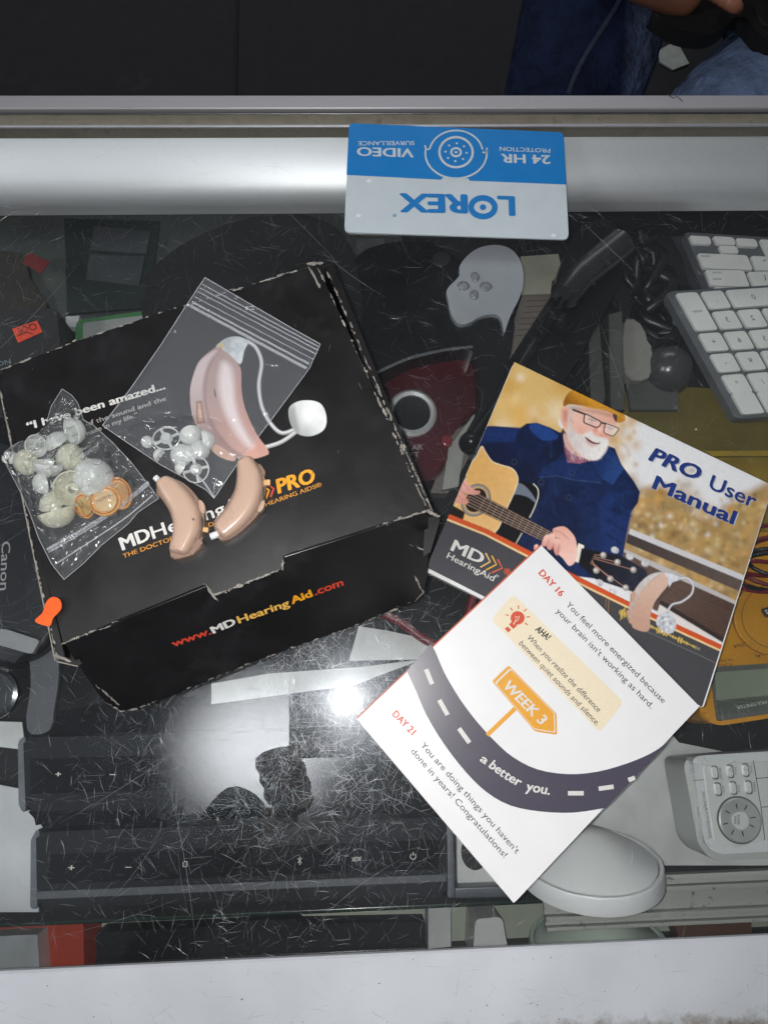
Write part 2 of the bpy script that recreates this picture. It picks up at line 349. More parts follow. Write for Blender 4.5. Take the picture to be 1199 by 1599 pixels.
# ---------------------------------------------------------------- printed pictures: inks laid out on a fine mesh
class Print:
    def __init__(s, o, a, b, z, res):
        s.z = z; O, A, B = W(*o, z), W(*a, z), W(*b, z); s.n = int((A-O).length/res)+1; s.m = int((B-O).length/res)+1
        u, v = np.meshgrid(np.linspace(0, 1, s.n), np.linspace(0, 1, s.m))
        s.P = np.array(O)+u[..., None]*np.array(A-O)+v[..., None]*np.array(B-O)
        x, y = proj(s.P.reshape(-1, 3)); s.x, s.y = x.reshape(s.m, s.n), y.reshape(s.m, s.n)
        s.c = np.zeros((s.m, s.n, 3)); s.a = np.zeros((s.m, s.n))
    def fill(s, c): s.c[:] = s2l(c); s.a[:] = 1
    def _sd(s, poly, pad):
        p = np.array(poly, float); x0, y0 = p.min(0)-pad; x1, y1 = p.max(0)+pad
        sel = (s.x > x0) & (s.x < x1) & (s.y > y0) & (s.y < y1); r, c = np.where(sel)
        if not len(r): return None
        sl = (slice(r.min(), r.max()+1), slice(c.min(), c.max()+1)); return sl, s.x[sl], s.y[sl], p
    @staticmethod
    def _dist(X, Y, a, b):
        d = b-a; L = d@d+1e-9; t = np.clip(((X-a[0])*d[0]+(Y-a[1])*d[1])/L, 0, 1)
        return np.hypot(X-a[0]-t*d[0], Y-a[1]-t*d[1])
    def mix(s, sl, m, c):
        s.c[sl] = s.c[sl]*(1-m[..., None])+c*m[..., None]; s.a[sl] = np.maximum(s.a[sl], m)
    def poly(s, poly, c, soft=1.0, al=1.0, g=None, tex=0, ts=3, seed=1, lin=None):
        """g = (p0, p1, colour at p1): colour runs from c at p0 to it; tex = mottling"""
        q = s._sd(poly, soft+1)
        if q is None: return
        sl, X, Y, p = q; ins = np.zeros(X.shape, bool); D = np.full(X.shape, 1e9)
        for i in range(len(p)):
            a, b = p[i], p[(i+1) % len(p)]
            k = ((a[1] > Y) != (b[1] > Y)); xx = (b[0]-a[0])*(Y-a[1])/((b[1]-a[1]) if b[1] != a[1] else 1e-9)+a[0]
            ins ^= k & (X < xx); D = np.minimum(D, s._dist(X, Y, a, b))
        m = np.clip(.5+np.where(ins, D, -D)/soft, 0, 1)*al; C = np.broadcast_to(s2l(c), X.shape+(3,)).copy()
        if g:
            a, b = np.array(g[0], float), np.array(g[1], float); d = b-a; t = np.clip(((X-a[0])*d[0]+(Y-a[1])*d[1])/(d@d), 0, 1)[..., None]
            t = t*t*(3-2*t); C = C*(1-t)+s2l(g[2])*t
        if tex: C *= (1+tex*(vnoise(X, Y, ts, seed)+.6*vnoise(X, Y, ts*.45, seed+7)-.8))[..., None]
        s.mix(sl, m, C)
    def ln(s, pts, w, c, soft=1.0, al=1.0, w1=None):
        q = s._sd(pts, w+soft+1)
        if q is None: return
        sl, X, Y, p = q; D = np.full(X.shape, 1e9)
        for i in range(len(p)-1):
            k = w if w1 is None else w+(w1-w)*i/max(1, len(p)-2)
            D = np.minimum(D, s._dist(X, Y, p[i], p[i+1])-k/2)
        s.mix(sl, np.clip(.5-D/soft, 0, 1)*al, s2l(c))
    def blob(s, cx, cy, r, c, al=1.0, ry=None):
        ry = ry or r; q = s._sd([(cx-2*r, cy-2*ry), (cx+2*r, cy+2*ry)], 1)
        if q is None: return
        sl, X, Y, p = q; s.mix(sl, np.exp(-((X-cx)/r)**2-((Y-cy)/ry)**2)*al, s2l(c))
    def build(s, name, mat, parent, e=0.0, cut=False, bend=None):
        n = s.z[1] if isinstance(s.z, tuple) else Vector((0, 0, 1)); P = s.P.reshape(-1, 3)+np.array(n)*e
        if bend is not None: P = P+np.array([[0, 0, 1]])*bend(s).reshape(-1, 1)
        base = ORG[parent.name]; co = (P-np.array(base))*S
        i = np.arange(s.n*s.m).reshape(s.m, s.n); q = np.stack([i[:-1, :-1], i[:-1, 1:], i[1:, 1:], i[1:, :-1]], -1).reshape(-1, 4)
        if cut: q = q[s.a.reshape(-1)[q].max(1) > .5]
        me = bpy.data.meshes.new(name); me.vertices.add(len(co)); me.vertices.foreach_set('co', co.ravel())
        me.loops.add(q.size); me.loops.foreach_set('vertex_index', q.ravel().astype(np.int32))
        me.polygons.add(len(q)); me.polygons.foreach_set('loop_start', (np.arange(len(q))*4).astype(np.int32))
        me.update(calc_edges=True); at = me.color_attributes.new('ink', 'FLOAT_COLOR', 'POINT')
        at.data.foreach_set('color', np.c_[s.c.reshape(-1, 3), np.ones(len(co))].astype(np.float32).ravel())
        if me.polygons[0].normal.z < 0: me.flip_normals()
        me.materials.append(mat); o = bpy.data.objects.new(name, me); link(o, parent, base)
        return o
rnd = random.Random(7)
# ---------------------------------------------------------------- the display case
Y = lambda y, z=0.0: W(600, y, z).y
GZ = 0.0
alu = mat('anodised_aluminium', (176, 177, 183), .42, .55, var=.08, vs=25, bump=.05, bs=500, stretch=(.12, 1, 1))
alu_near = grime(grime(mat('worn_white_aluminium', (190, 193, 199), .5, .12, var=.10, vs=18, bump=.08, bs=600), (120, 112, 102), .62, 1.05, 60, yr=(-.018, -.042), detail=5), (104, 90, 72), .60, .95, 110, yr=(-.024, -.044), detail=6)
lipm = grime(mat('lip_aluminium', (168, 165, 170), .45, .35, var=.08, vs=30, stretch=(.1, 1, 1), bump=.05), (105, 98, 90), .66, .8, 160)
brush = mat('brushed_aluminium_housing', (226, 227, 232), .46, .62, var=.05, vs=60, stretch=(.03, 1, 1), bump=.03, bs=300)
putty = grime(mat('dirty_bedding_strip', (128, 122, 108), .9, 0, var=.25, vs=60, bump=.4, bs=900), (52, 46, 38), .54, .82, 60)
blackp = mat('black_plastic', (14, 14, 17), .38, var=.2, vs=50)
blackm = mat('matt_black', (17, 17, 20), .75, var=.3, vs=40, bump=.2, bs=700)
case = thing('display_case', 'glass topped shop display case with worn silver metal rails, full of used electronics', 'display case', (0, 15, -95))
XL, XR = -62, 66
gy0, gy1 = Y(1492), Y(197)
glass = box('glass_top', XL, XR, gy0, gy1, -0.8, GZ, glassmat(), case, 0)
# near rail: broad worn white metal band with a rounded outer edge
ry = Y(1486)
prof = [(ry, .02), (ry, .34), (ry-.12, .45), (ry-5.2, .45), (ry-5.9, .30), (ry-6.2, -.2), (ry-6.25, -4.5), (ry-5.9, -4.6), (ry-5.5, -1.2), (ry-.8, -1.0), (ry-.6, .02)]
def extr(name, prof, x0, x1, mat_, parent, sm=30):
    n = len(prof); v = [(x0, y, z) for y, z in prof]+[(x1, y, z) for y, z in prof]
    f = [(i, (i+1) % n, n+(i+1) % n, n+i) for i in range(n)]+[list(range(n))[::-1], list(range(n, 2*n))]
    bm = bmesh.new(); vs = [bm.verts.new(p) for p in v]
    for q in f: bm.faces.new([vs[i] for i in q])
    return bobj(name, bm, mat_, parent, sm)
nr = extr('near_rail', [(y+0, z) for y, z in prof], XL, XR, alu_near, case)
# give the near rail its own origin at its inner edge so the stains gather towards the outer edge
for v in nr.data.vertices: v.co.y -= (ry-15)*S; v.co.z -= 95*S
nr.location = (0, (ry-15)*S, 95*S)
mid = W(0, 1512).y-W(1199, 1457).y
# far rail: lip, bedding strip, bright bead
ya, yb, yc, yd = Y(147, .5), Y(168, .5), Y(172, .05), Y(195, .05)
extr('far_rail_lip', [(yb, .05), (yb, .42), (yb+.08, .5), (ya-.1, .5), (ya, .4), (ya, -6), (yb+.15, -6), (yb+.15, -.4)], XL, XR, lipm, case)
box('bedding_strip', XL, XR, yd, yb-.02, -1.2, .03, putty, case, .05)
tube('glazing_bead', [(XL, yd-.02, .0), (XR, yd-.02, .0)], .12, alu, case, 8)
tube('inner_bead', [(XL, yb-.1, .05), (XR, yb-.1, .05)], .07, mat('bead_steel', (120, 122, 126), .3, .9), case, 8)
# lamp housing under the far edge of the glass: a rounded brushed metal cover
h0, h1 = Y(201, -1.0), Y(318, -4.2)
hp = []
for k in range(15):
    t = k/14; a = math.radians(98-118*t)
    hp.append((h1+(h0-h1)*(.5-.52*math.sin(math.radians(-90+180*t)))*1.0, -1.0-3.4*(1-math.cos(math.radians(88*t)))))
hp += [(h1-.1, -5.2), (h1+.5, -5.6), (h0, -5.6)]
extr('lamp_housing', hp, XL, XR, brush, case, 50)
# shelf, back, walls
cloth = grime(mat('black_shelf_lining', (16, 17, 20), .8, 0, var=.5, vs=20, bump=.5, bs=500), (38, 39, 42), .6, .75, 14)
SZ = -13.0
sh = box('shelf', XL, XR, Y(1418, SZ), h0+1, SZ-.8, SZ, cloth, case, .1)
tube('shelf_edge', [(XL, Y(1416, SZ)-.1, SZ-.2), (XR, Y(1416, SZ)-.1, SZ-.2)], .22, mat('green_glass_edge', (52, 66, 60), .2, .1), case, 8)
box('lower_shelf', XL, XR, -30, h0, -23, -22, mat('lower_shelf_board', (70, 74, 72), .7, var=.3, vs=12), case)
kick = mat('case_panel', (30, 30, 34), .5)
box('customer_side_panel', XL, XR, ya-.9, ya-.3, -95, -6.05, kick, case)
box('seller_side_panel', XL, XR, ry-6.1, ry-5.6, -95, -4.65, kick, case)
box('end_panel', XL-1, XL, ry-5.5, ya-1, -95, -.9, kick, case); box('end_panel', XR, XR+1, ry-5.5, ya-1, -95, -.9, kick, case)
# floor
flo_m = grime(mat('dark_carpet', (30, 29, 35), .95, 0, var=.35, vs=30, bump=.8, bs=260), (58, 57, 62), .62, .8, 5)
struct(obj('floor', [(-400, -300, -95), (400, -300, -95), (400, 500, -95), (-400, 500, -95)], [(0, 1, 2, 3)], flo_m))
fs = W(369, 60, -95)
struct(box('carpet_seam', fs.x-.35, fs.x+.35, 40, 480, -94.95, -94.6, mat('seam', (12, 12, 15), .9)))

# the glowing ceiling lamp whose soft mirror image lies in the glass, left of the flash
lm = bpy.data.materials.new('lamp_diffuser'); lm.use_nodes = True; nt = lm.node_tree; nt.nodes.remove(nt.nodes['Principled BSDF'])
em = nt.nodes.new('ShaderNodeEmission'); em.inputs[0].default_value = (.93, .96, 1, 1); tc = nt.nodes.new('ShaderNodeTexCoord')
mp = nt.nodes.new('ShaderNodeMapping'); mp.inputs['Scale'].default_value = (1/.33, 1/.28, 1); nt.links.new(tc.outputs['Object'], mp.inputs['Vector'])
ln_ = nt.nodes.new('ShaderNodeVectorMath'); ln_.operation = 'LENGTH'; nt.links.new(mp.outputs[0], ln_.inputs[0])
rr = nt.nodes.new('ShaderNodeMapRange'); rr.interpolation_type = 'SMOOTHERSTEP'; rr.inputs['From Min'].default_value = 0.0; rr.inputs['From Max'].default_value = 1.0; rr.inputs['To Min'].default_value = 15; rr.inputs['To Max'].default_value = .15
nt.links.new(ln_.outputs['Value'], rr.inputs['Value']); nt.links.new(rr.outputs[0], em.inputs[1]); nt.links.new(em.outputs[0], nt.nodes['Material Output'].inputs['Surface'])
lc = W(405, 1165, 0)*((CEIL+CAMH)/CAMH); lc.z = CEIL
cl_ = thing('ceiling_lamp', 'round frosted ceiling lamp whose soft reflection shows in the glass below the box', 'ceiling lamp', (lc.x, lc.y, CEIL))
lathe('diffuser', [(0, -6), (12, -5.6), (22, -4), (29, -1.6), (32, 0)], Vector((lc.x, lc.y, CEIL)), lm, cl_, 40)
lathe('mount', [(32, 0), (33, .2), (33, 2.5), (0, 2.6)], Vector((lc.x, lc.y, CEIL)), alu, cl_, 40)

# scratches: real grooves with raised shoulders, so each one glints according to its direction
def scratches():
    v, f = [], []; R = random.Random(3)
    def one(x, y, a, L, w, c):
        n = max(2, min(7, int(L/.5)+2)); k0 = len(v); h = w*.42
        for i in range(n):
            t = i/(n-1); ta = a+c*(t-.5); ww = w*(.25+.75*math.sin(math.pi*min(max(t, .06), .94)))
            if i: x += math.cos(ta)*L/(n-1); y += math.sin(ta)*L/(n-1)
            dx, dy = -math.sin(ta)*ww/2, math.cos(ta)*ww/2
            v.extend([(x+dx, y+dy, .003), (x, y, .003+h), (x-dx, y-dy, .003)])
            if i:
                b = k0+3*(i-1); f.extend([(b, b+3, b+4, b+1), (b+1, b+4, b+5, b+2)])
    for i in range(9500):
        x, y = R.uniform(-34, 40), R.uniform(gy0+.3, gy1-.4)
        d = 1-.8*abs(vnoise([x+80], [y+80], 9, 5)[0]-.5)
        if R.random() > d: continue
        L = min(4.5, R.lognormvariate(-.95, .8)); a = R.uniform(0, math.pi*2)
        one(x, y, a, L, R.choice([.004, .005, .007, .009, .012]), R.gauss(0, .45))
    for i in range(420):                     # bundles left by dragging things about
        x, y = R.uniform(-30, 36), R.uniform(gy0+1, gy1-1); a = R.uniform(0, 6.28)
        for k in range(R.randint(2, 5)):
            one(x+R.gauss(0, .5), y+R.gauss(0, .5), a+R.gauss(0, .12), R.uniform(.3, 1.6), R.choice([.006, .008, .011]), R.gauss(0, .25))
    for i in range(3400):                    # denser scratches in the middle, added for the glints gathering round the flash
        x, y = R.gauss(-2.5, 7), R.gauss(-2.5, 6)
        if not gy0+.3 < y < gy1: continue
        one(x, y, R.gauss(1.2, 1.2), R.uniform(.15, 1.1), R.choice([.006, .009, .012, .016]), R.gauss(0, .4))
    fx, fy = W(528, 1088).x, W(528, 1088).y
    for i in range(1500):                    # extra scratches added round the flash reflection to imitate its glints
        x, y = fx+R.gauss(0, 3.2), fy+R.gauss(0, 3.4)
        if gy0+.3 < y < gy1: one(x, y, R.uniform(0, 6.28), R.uniform(.2, 1.3), R.choice([.008, .011, .015, .02]), R.gauss(0, .35))
    for i in range(26):
        one(R.uniform(-28, 30), R.uniform(-14, 38), R.uniform(0, 6.28), R.uniform(5, 10), .014, R.gauss(0, .25))
    m = bpy.data.materials.new('scratch_groove'); m.use_nodes = True; nt = m.node_tree; nt.nodes.remove(nt.nodes['Principled BSDF'])
    g = nt.nodes.new('ShaderNodeBsdfGlossy'); g.inputs['Roughness'].default_value = .28; g.inputs[0].default_value = (.85, .88, .92, 1)
    d = nt.nodes.new('ShaderNodeBsdfDiffuse'); d.inputs[0].default_value = (.5, .52, .54, 1); t = nt.nodes.new('ShaderNodeBsdfTransparent')
    a = nt.nodes.new('ShaderNodeMixShader'); a.inputs[0].default_value = .22; nt.links.new(g.outputs[0], a.inputs[1]); nt.links.new(d.outputs[0], a.inputs[2])
    b = nt.nodes.new('ShaderNodeMixShader'); b.inputs[0].default_value = .5; nt.links.new(t.outputs[0], b.inputs[1]); nt.links.new(a.outputs[0], b.inputs[2])
    nt.links.new(b.outputs[0], nt.nodes['Material Output'].inputs['Surface'])
    o = obj('scratches', v, f, m, case, True); o['kind'] = 'stuff'
scratches()
R_ = random.Random(11); v, f = [], []                      # scuffs and dirt specks on the near rail
for i in range(260):
    x, y, a, L, w = R_.uniform(-34, 38), R_.uniform(ry-4.6, ry-.3), R_.gauss(0, .7), R_.lognormvariate(-.3, .7), R_.choice([.008, .012, .018]); dx, dy = math.cos(a)*L/2, math.sin(a)*L/2; px, py = -math.sin(a)*w/2, math.cos(a)*w/2
    if not (ry-5 < y-abs(dy) and y+abs(dy) < ry-.2): continue
    k = len(v); v += [(x-dx, y-dy, .456), (x+px, y+py, .458), (x+dx, y+dy, .456), (x-px, y-py, .458)]; f.append((k, k+1, k+2, k+3))
o = obj('scuffs', v, f, mat('rail_scuff', (150, 148, 150), .6, .3), case); o['kind'] = 'stuff'
v, f = [], []
for i in range(200):
    x, y, r_ = R_.uniform(-34, 38), ry-.3-4.4*(1-R_.random()**1.8), abs(R_.gauss(0, .022))+.008; k = len(v)
    v += [(x+r_*math.cos(q)*R_.uniform(.6, 1.2), y+r_*math.sin(q)*R_.uniform(.6, 1.2), .457) for q in (0, 1.05, 2.1, 3.14, 4.2, 5.2)]; f.append(tuple(range(k, k+6)))
o = obj('dirt_specks', v, f, mat('dirt', (92, 82, 68), .95), case); o['kind'] = 'stuff'
# a scribbled nick on the far lip
line('nick', [(1042, 147), (1052, 153), (1056, 149), (1066, 158)], 1.6, .5, INK((70, 66, 66)), case, .01)

# ---------------------------------------------------------------- things inside the case
def at(x, y, z): p = W(x, y, z); return (p.x, p.y, p.z)
dk = lambda c, r=.6, **k: mat('stock_%d_%d_%d' % tuple(c), c, r, **k)

# pale papers and plates lying on the shelf
pm = mat('dull_white_card', (205, 207, 212), .8, var=.12, vs=25)
pm2 = mat('grey_white_sheet', (206, 207, 208), .75, var=.18, vs=30)
def sheet(name, pts, z, m, label, catg, th=.15, grp=None):
    o = slab(name, pts, z, th, m, None); tag(o, label, catg, grp); return o
sheet('white_sheet', [(-60, 1215), (30, 1232), (90, 1262), (60, 1300), (60, 1425), (-60, 1425)], -12.2, pm, 'pale grey sheet at the left edge beside the ends of the two black sound bars', 'sheet')
sheet('white_plate', [(905, 1180), (1000, 1090), (1060, 1160), (1260, 1200), (1260, 1352), (905, 1352)], -12.4, pm2, 'pale worn plate under the silver voice recorder', 'plate', .3)
sheet('price_card', [(560, 978), (605, 985), (720, 1010), (650, 1030), (545, 1032)], -9.5, pm2, 'pale card sticking out between the box and the dark red cable', 'card')
sheet('price_card', [(330, 1068), (420, 1052), (560, 1042), (660, 1030), (600, 1052), (555, 1070), (330, 1100)], -10.5, pm2, 'pale strip of card just below the front flap of the black box', 'card')
sheet('white_label', [(813, 400), (872, 396), (878, 428), (862, 438), (860, 458), (815, 460)], -9, mat('off_white_label', (165, 163, 150), .7, var=.1), 'small off-white label beside the grey end of the game controller', 'label')
ps = sheet('printed_box', [(815, 461), (861, 459), (868, 480), (830, 560), (770, 650), (700, 770), (672, 770), (705, 680), (790, 540)], -9.6, mat('grey_box_print', (118, 110, 104), .7, var=.15, vs=50), 'grey printed box edge behind the game controller', 'box', 1.5)
for k in range(7): line('lettering', [(822-k*3, 470+k*9), (855-k*3, 468+k*9)], 1.6, -9.6, INK((86, 74, 70)), ps)
sheet('pale_strip', [(700, 700), (745, 640), (752, 645), (725, 700), (715, 760), (690, 765)], -8.8, mat('pale_strip', (160, 160, 156), .6), 'pale curved strip beside the rounded tip of the black stand', 'strip', .5)

# sound bars
sbm = mat('speaker_cloth', (10, 11, 16), .8, spec=.2, var=.3, vs=60, bump=.6, bs=1500)
sbt = mat('sound_bar_shell', (13, 15, 21), .6, spec=.25, var=.2, vs=30)
grey = mat('satin_grey_trim', (98, 101, 108), .35, .5)
white_ink = INK((205, 205, 195))
def bar_px(pts, z, th, name, label):
    p = W(pts[0][0], pts[0][1], z); t = thing(name, label, 'sound bar', (p.x, p.y, SZ), 'black sound bars lying side by side'); return t
b1 = bar_px([(300, 1210)], -7, 5, 'sound_bar', 'upper of the two black sound bars, shorter, nearer the black box')
slab('shell', rc([(36, 1152), (600, 1140), (600, 1258), (40, 1268)], 9), -7, 5.8, sbt, b1, .25, 3)
slab('end_cap', rc([(28, 1158), (36, 1151), (40, 1151), (40, 1268), (34, 1268), (29, 1256)], 4), -7.05, 5.8, grey, b1, .1)
slab('control_strip', [(46, 1185), (590, 1172), (590, 1226), (48, 1240)], -6.93, .3, sbm, b1, .05)
T('+', (86, 1214), (95, 1214), 9, -6.93, white_ink, b1, .02); T('-', (171, 1212), (180, 1212), 6, -6.93, white_ink, b1, .03)
b2 = bar_px([(300, 1350)], -6.5, 5, 'sound_bar', 'lower of the two black sound bars, with AUX legend and a grey stripe')
slab('shell', rc([(56, 1300), (697, 1276), (699, 1400), (58, 1419)], 9), -6.5, 6.3, sbt, b2, .25, 3)
slab('end_cap', rc([(48, 1312), (57, 1296), (61, 1296), (58, 1420), (47, 1420)], 4), -6.55, 6.3, grey, b2, .1)
slab('control_strip', [(75, 1335), (690, 1312), (690, 1358), (75, 1381)], -6.45, .3, sbm, b2, .05)
slab('stripe', [(58, 1393), (697, 1366), (697, 1377), (58, 1405)], -6.44, .1, mat('stripe_grey', (70, 72, 78), .4), b2)
T('+', (106, 1361), (116, 1361), 10, -6.45, white_ink, b2, .02); T('-', (195, 1357), (205, 1357), 6, -6.45, white_ink, b2, .04)
multi('mark', [stroke([(286, 1347), (286, 1354), (290, 1354)], 1.2), stroke([(287, 1346), (292, 1346), (292, 1354)], 1.2)], -6.45, white_ink, b2)
line('mark', [(465, 1341), (471, 1348), (468, 1351), (468, 1338), (471, 1341), (465, 1348)], .9, -6.45, white_ink, b2)
T('AUX', (564, 1338), (549, 1339), 6.5, -6.45, white_ink, b2, .01)
line('mark', [(645+4.5*math.cos(a), 1338+4.5*math.sin(a)) for a in [math.radians(-60+k*30) for k in range(11)]], 1, -6.45, white_ink, b2)
line('mark', [(645, 1331), (645, 1337)], 1, -6.45, white_ink, b2)
t = slab('black_cloth_pouch', cr([(60, 1262), (300, 1254), (560, 1246), (700, 1240), (700, 1290), (400, 1296), (100, 1298), (62, 1285)], n=3), -9, 3.6, sbm, None, .4, 3); tag(t, 'black woven cloth pouch squeezed between the two sound bars', 'pouch')
t = slab('black_cloth_bag', cr([(60, 1120), (200, 1095), (400, 1085), (560, 1060), (640, 1080), (620, 1150), (560, 1240), (500, 1240), (200, 1150), (60, 1152)], n=3), -11, 1.8, sbm, None, .5, 3); tag(t, 'black woven cloth bag under the upper sound bar, below the box', 'bag')
# grey metal frame beside the lower sound bar
t = thing('metal_frame', 'grey metal frame with a dark round hole beside the lower sound bar', 'frame', at(720, 1340, SZ))
slab('upright', [(696, 1285), (709, 1285), (711, 1402), (698, 1402)], -8, 4.5, grey, t, .1)
slab('plate', [(712, 1285), (800, 1280), (800, 1385), (714, 1388)], -10.5, 2, pm2, t, .1)
slab('foot', [(700, 1388), (800, 1384), (805, 1402), (700, 1404)], -9, 3.5, grey, t, .1)
slab('hole_cover', circ(742, 1330, 22, 30), -10.4, .3, blackp, t, .05)

# white ceramic-looking domes
dm = mat('white_enamel', (222, 223, 225), .33, var=.06, vs=20)
def dome_lamp(c, R, label, m, tl):
    t = thing('dome_lamp', label, 'dome lamp', (c.x, c.y, c.z)); ex = Vector((1, 0, 0)); ey = Vector((0, math.cos(tl), -math.sin(tl)))
    lathe('dome', [(0, R*.50), (R*.18, R*.485), (R*.40, R*.38), (R*.66, R*.22), (R*.88, R*.09), (R*.93, R*.05), (R*.935, R*.0)], c, m, t, 48, ex, ey)
    lathe('rim', [(R*.95, R*.0), (R*.955, R*.07), (R*1.0, R*.07), (R*1.02, R*.04), (R*1.03, -R*.18), (R*1.0, -R*.20), (R*.9, -R*.20)], c, m, t, 48, ex, ey)
    return t
c = W(921, 1348, -8.5); dome_lamp(c, 4.75, 'white domed lamp lying tilted beside the tip of the leaflet', dm, math.radians(72))
c = W(936, 1478, -16.5); dome_lamp(c, 5.2, 'pale greenish dome lamp on the lower shelf, seen in the gap above the near rail', mat('greenish_enamel', (205, 218, 208), .4, var=.08, vs=20), math.radians(74))

# ridged sliding-door track with a screw
tm = grime(mat('track_aluminium', (196, 197, 193), .45, .2, var=.12, vs=30, stretch=(.1, 1, 1)), (40, 36, 30), .6, .72, 120)
t = thing('door_track', 'ridged aluminium door track with grime, right of the white domed lamp', 'track', at(1050, 1400, SZ))
yy = lambda y: W(1050, y, SZ).y
x0 = W(846, 1400, SZ).x
for k, (a, b, h) in enumerate([(1362, 1370, .9), (1371, 1379, .5), (1380, 1388, .9), (1390, 1418, .35), (1419, 1427, .9), (1428, 1434, .5), (1435, 1441, .9)]):
    box('ridge', x0, XR, yy(b), yy(a), SZ+.02, SZ+h, tm, t, .05)
for i in range(len(t.children)): pass
c = W(871, 1402, SZ+.36); lathe('screw', [(0, .25), (.45, .22), (.6, .05), (.6, 0)], c, alu, t, 16)
multi('screw_slot', [[(864, 1401), (878, 1401), (878, 1403), (864, 1403)], [(870, 1396), (872, 1396), (872, 1408), (870, 1408)]], SZ+.62, INK((30, 30, 30)), t)

# voice recorder
sil = mat('silver_plastic', (205, 206, 204), .35, .2, var=.03, vs=40)
sil2 = mat('bright_silver_bezel', (226, 227, 229), .28, .35, var=.02)
rz = -7.0
t = thing('voice_recorder', 'silver voice recorder with a jog wheel lying at the right edge', 'voice recorder', at(1150, 1260, -10))
slab('back_shell', rc([(1066, 1186), (1260, 1172), (1260, 1340), (1112, 1345), (1090, 1320)], [16, 2, 2, 26, 10]), rz-.8, 3.6, mat('clear_case_grey', (176, 178, 176), .3, .1, var=.03), t, .25, 3)
slab('bezel', rc([(1080, 1181), (1260, 1170), (1260, 1327), (1118, 1335), (1100, 1318)], [14, 2, 2, 22, 10]), rz, 1.2, sil2, t, .25, 3)
slab('face_plate', rc([(1098, 1195), (1260, 1185), (1260, 1312), (1205, 1312), (1180, 1316), (1150, 1324), (1128, 1318), (1116, 1316)], 7), rz+.08, .2, sil, t, .05)
for (x, y) in [(1116, 1207), (1140, 1205), (1164, 1203), (1121, 1233), (1145, 1231), (1169, 1230)]:
    slab('button_socket', rc([(x-6, y-11), (x+4, y-11), (x+7, y+11), (x-3, y+11)], 5), rz+.14, .1, INK((104, 106, 106)), t)
    slab('button', rc([(x-4, y-9), (x+3, y-9), (x+5, y+9), (x-2, y+9)], 4), rz+.32, .25, sil2, t, .08, 3)
wc = W(1154, 1281, rz+.08); wm = mat('spun_metal_wheel', (205, 207, 205), .32, .6, var=.1, vs=40)
lathe('jog_wheel', [(1.42, 0), (1.45, .12), (1.36, .2), (.62, .12)], wc, wm, t, 40)
lathe('wheel_hub', [(.60, .05), (.58, .2), (0, .24)], wc, sil, t, 28)
lathe('wheel_groove', [(1.55, 0), (1.52, .06), (1.45, .05)], wc, INK((90, 92, 92)), t, 40)
multi('mark', [stroke([(1154+18*math.cos(a), 1281+18*math.sin(a)), (1154+26*math.cos(a), 1281+26*math.sin(a))], 1.8) for a in [math.radians(q) for q in (-100, -62, -10, 25, 75, 118, 165, -145)]], rz+.27, INK((40, 42, 44)), t)
T('ENTER/', (1151, 1273), (1151, 1289), 4, rz+.33, INK((70, 72, 74)), t, .01); T('MARK', (1146, 1275), (1146, 1288), 4, rz+.33, INK((70, 72, 74)), t, .01)
gt = INK((96, 98, 98))
for s_, p, q in [('RECERT', (1122, 1200), (1124, 1218)), ('I/O', (1127, 1228), (1128, 1238)), ('I<<', (1146, 1199), (1147, 1210)), ('>>I', (1151, 1226), (1152, 1237)), ('DUAL', (1170, 1196), (1172, 1209)), ('MENU', (1175, 1222), (1177, 1237))]:
    T(s_, p, q, 4, rz+.1, gt, t)
T('24bit LINEAR PCM RECORDER', (1096, 1236), (1107, 1310), 4.5, rz+.02, gt, t)
line('seam', [(1083, 1219), (1099, 1218)], 1, rz, gt, t)
for L in ([(1176, 1188), (1188, 1260), (1194, 1312)], [(1180, 1216), (1240, 1212)], [(1188, 1261), (1240, 1257)]): line('seam', L, 1.2, rz+.09, INK((60, 64, 62)), t)

# multimeter, hanging test leads, yellow case
yel = grime(mat('yellow_rubber', (196, 136, 22), .45, var=.12, vs=25, bump=.1), (120, 80, 20), .64, .8, 60)
mz = -7.2
t = thing('multimeter', 'orange-yellow multimeter with a blank display showing right of the manual', 'multimeter', at(1180, 1000, -10.5))
slab('body', rc([(1078, 838), (1280, 826), (1285, 1100), (1200, 1122), (1122, 1134), (1098, 1124), (1082, 1080)], 14), mz, 4.2, yel, t, .5, 4)
slab('bezel', rc([(1108, 1042), (1262, 1032), (1262, 1106), (1120, 1127)], 6), mz+.12, .4, mat('meter_bezel', (92, 94, 88), .4), t, .08)
slab('display', rc([(1116, 1050), (1262, 1040), (1262, 1080), (1119, 1094)], 3), mz+.2, .1, mat('lcd_grey_green', (128, 136, 120), .2, var=.05), t, .03)
slab('label_bar', rc([(1119, 1097), (1262, 1083), (1262, 1101), (1123, 1118)], 3), mz+.17, .1, mat('meter_label', (84, 88, 80), .4), t, .02)
slab('dial', circ(1214, 962, 68, 62, 40), mz+.35, .6, yel, t, .12, 3)
line('dial_ring', circ(1214, 962, 56, 51, 40), 1.5, mz+.36, INK((130, 88, 16)), t, closed=True)
slab('dial_knob', rc([(1192, 950), (1230, 940), (1236, 962), (1200, 964)], 5), mz+.9, .5, mat('knob_grey', (60, 62, 70), .4), t, .1)
db = INK((90, 62, 18))
T('VmA', (1162, 1004), (1144, 1007), 6, mz, db, t, .01); T('~A', (1196, 1020), (1178, 1022), 6, mz, db, t, .01)
T('10A MAX', (1144, 1028), (1120, 1031), 4, mz, db, t); T('FUSED', (1142, 1035), (1120, 1038), 4, mz, db, t); T('300V', (1168, 985), (1158, 986), 5, mz, db, t)
T('MULTIMETER', (1196, 1094), (1150, 1103), 4.5, mz+.18, INK((190, 195, 185)), t)
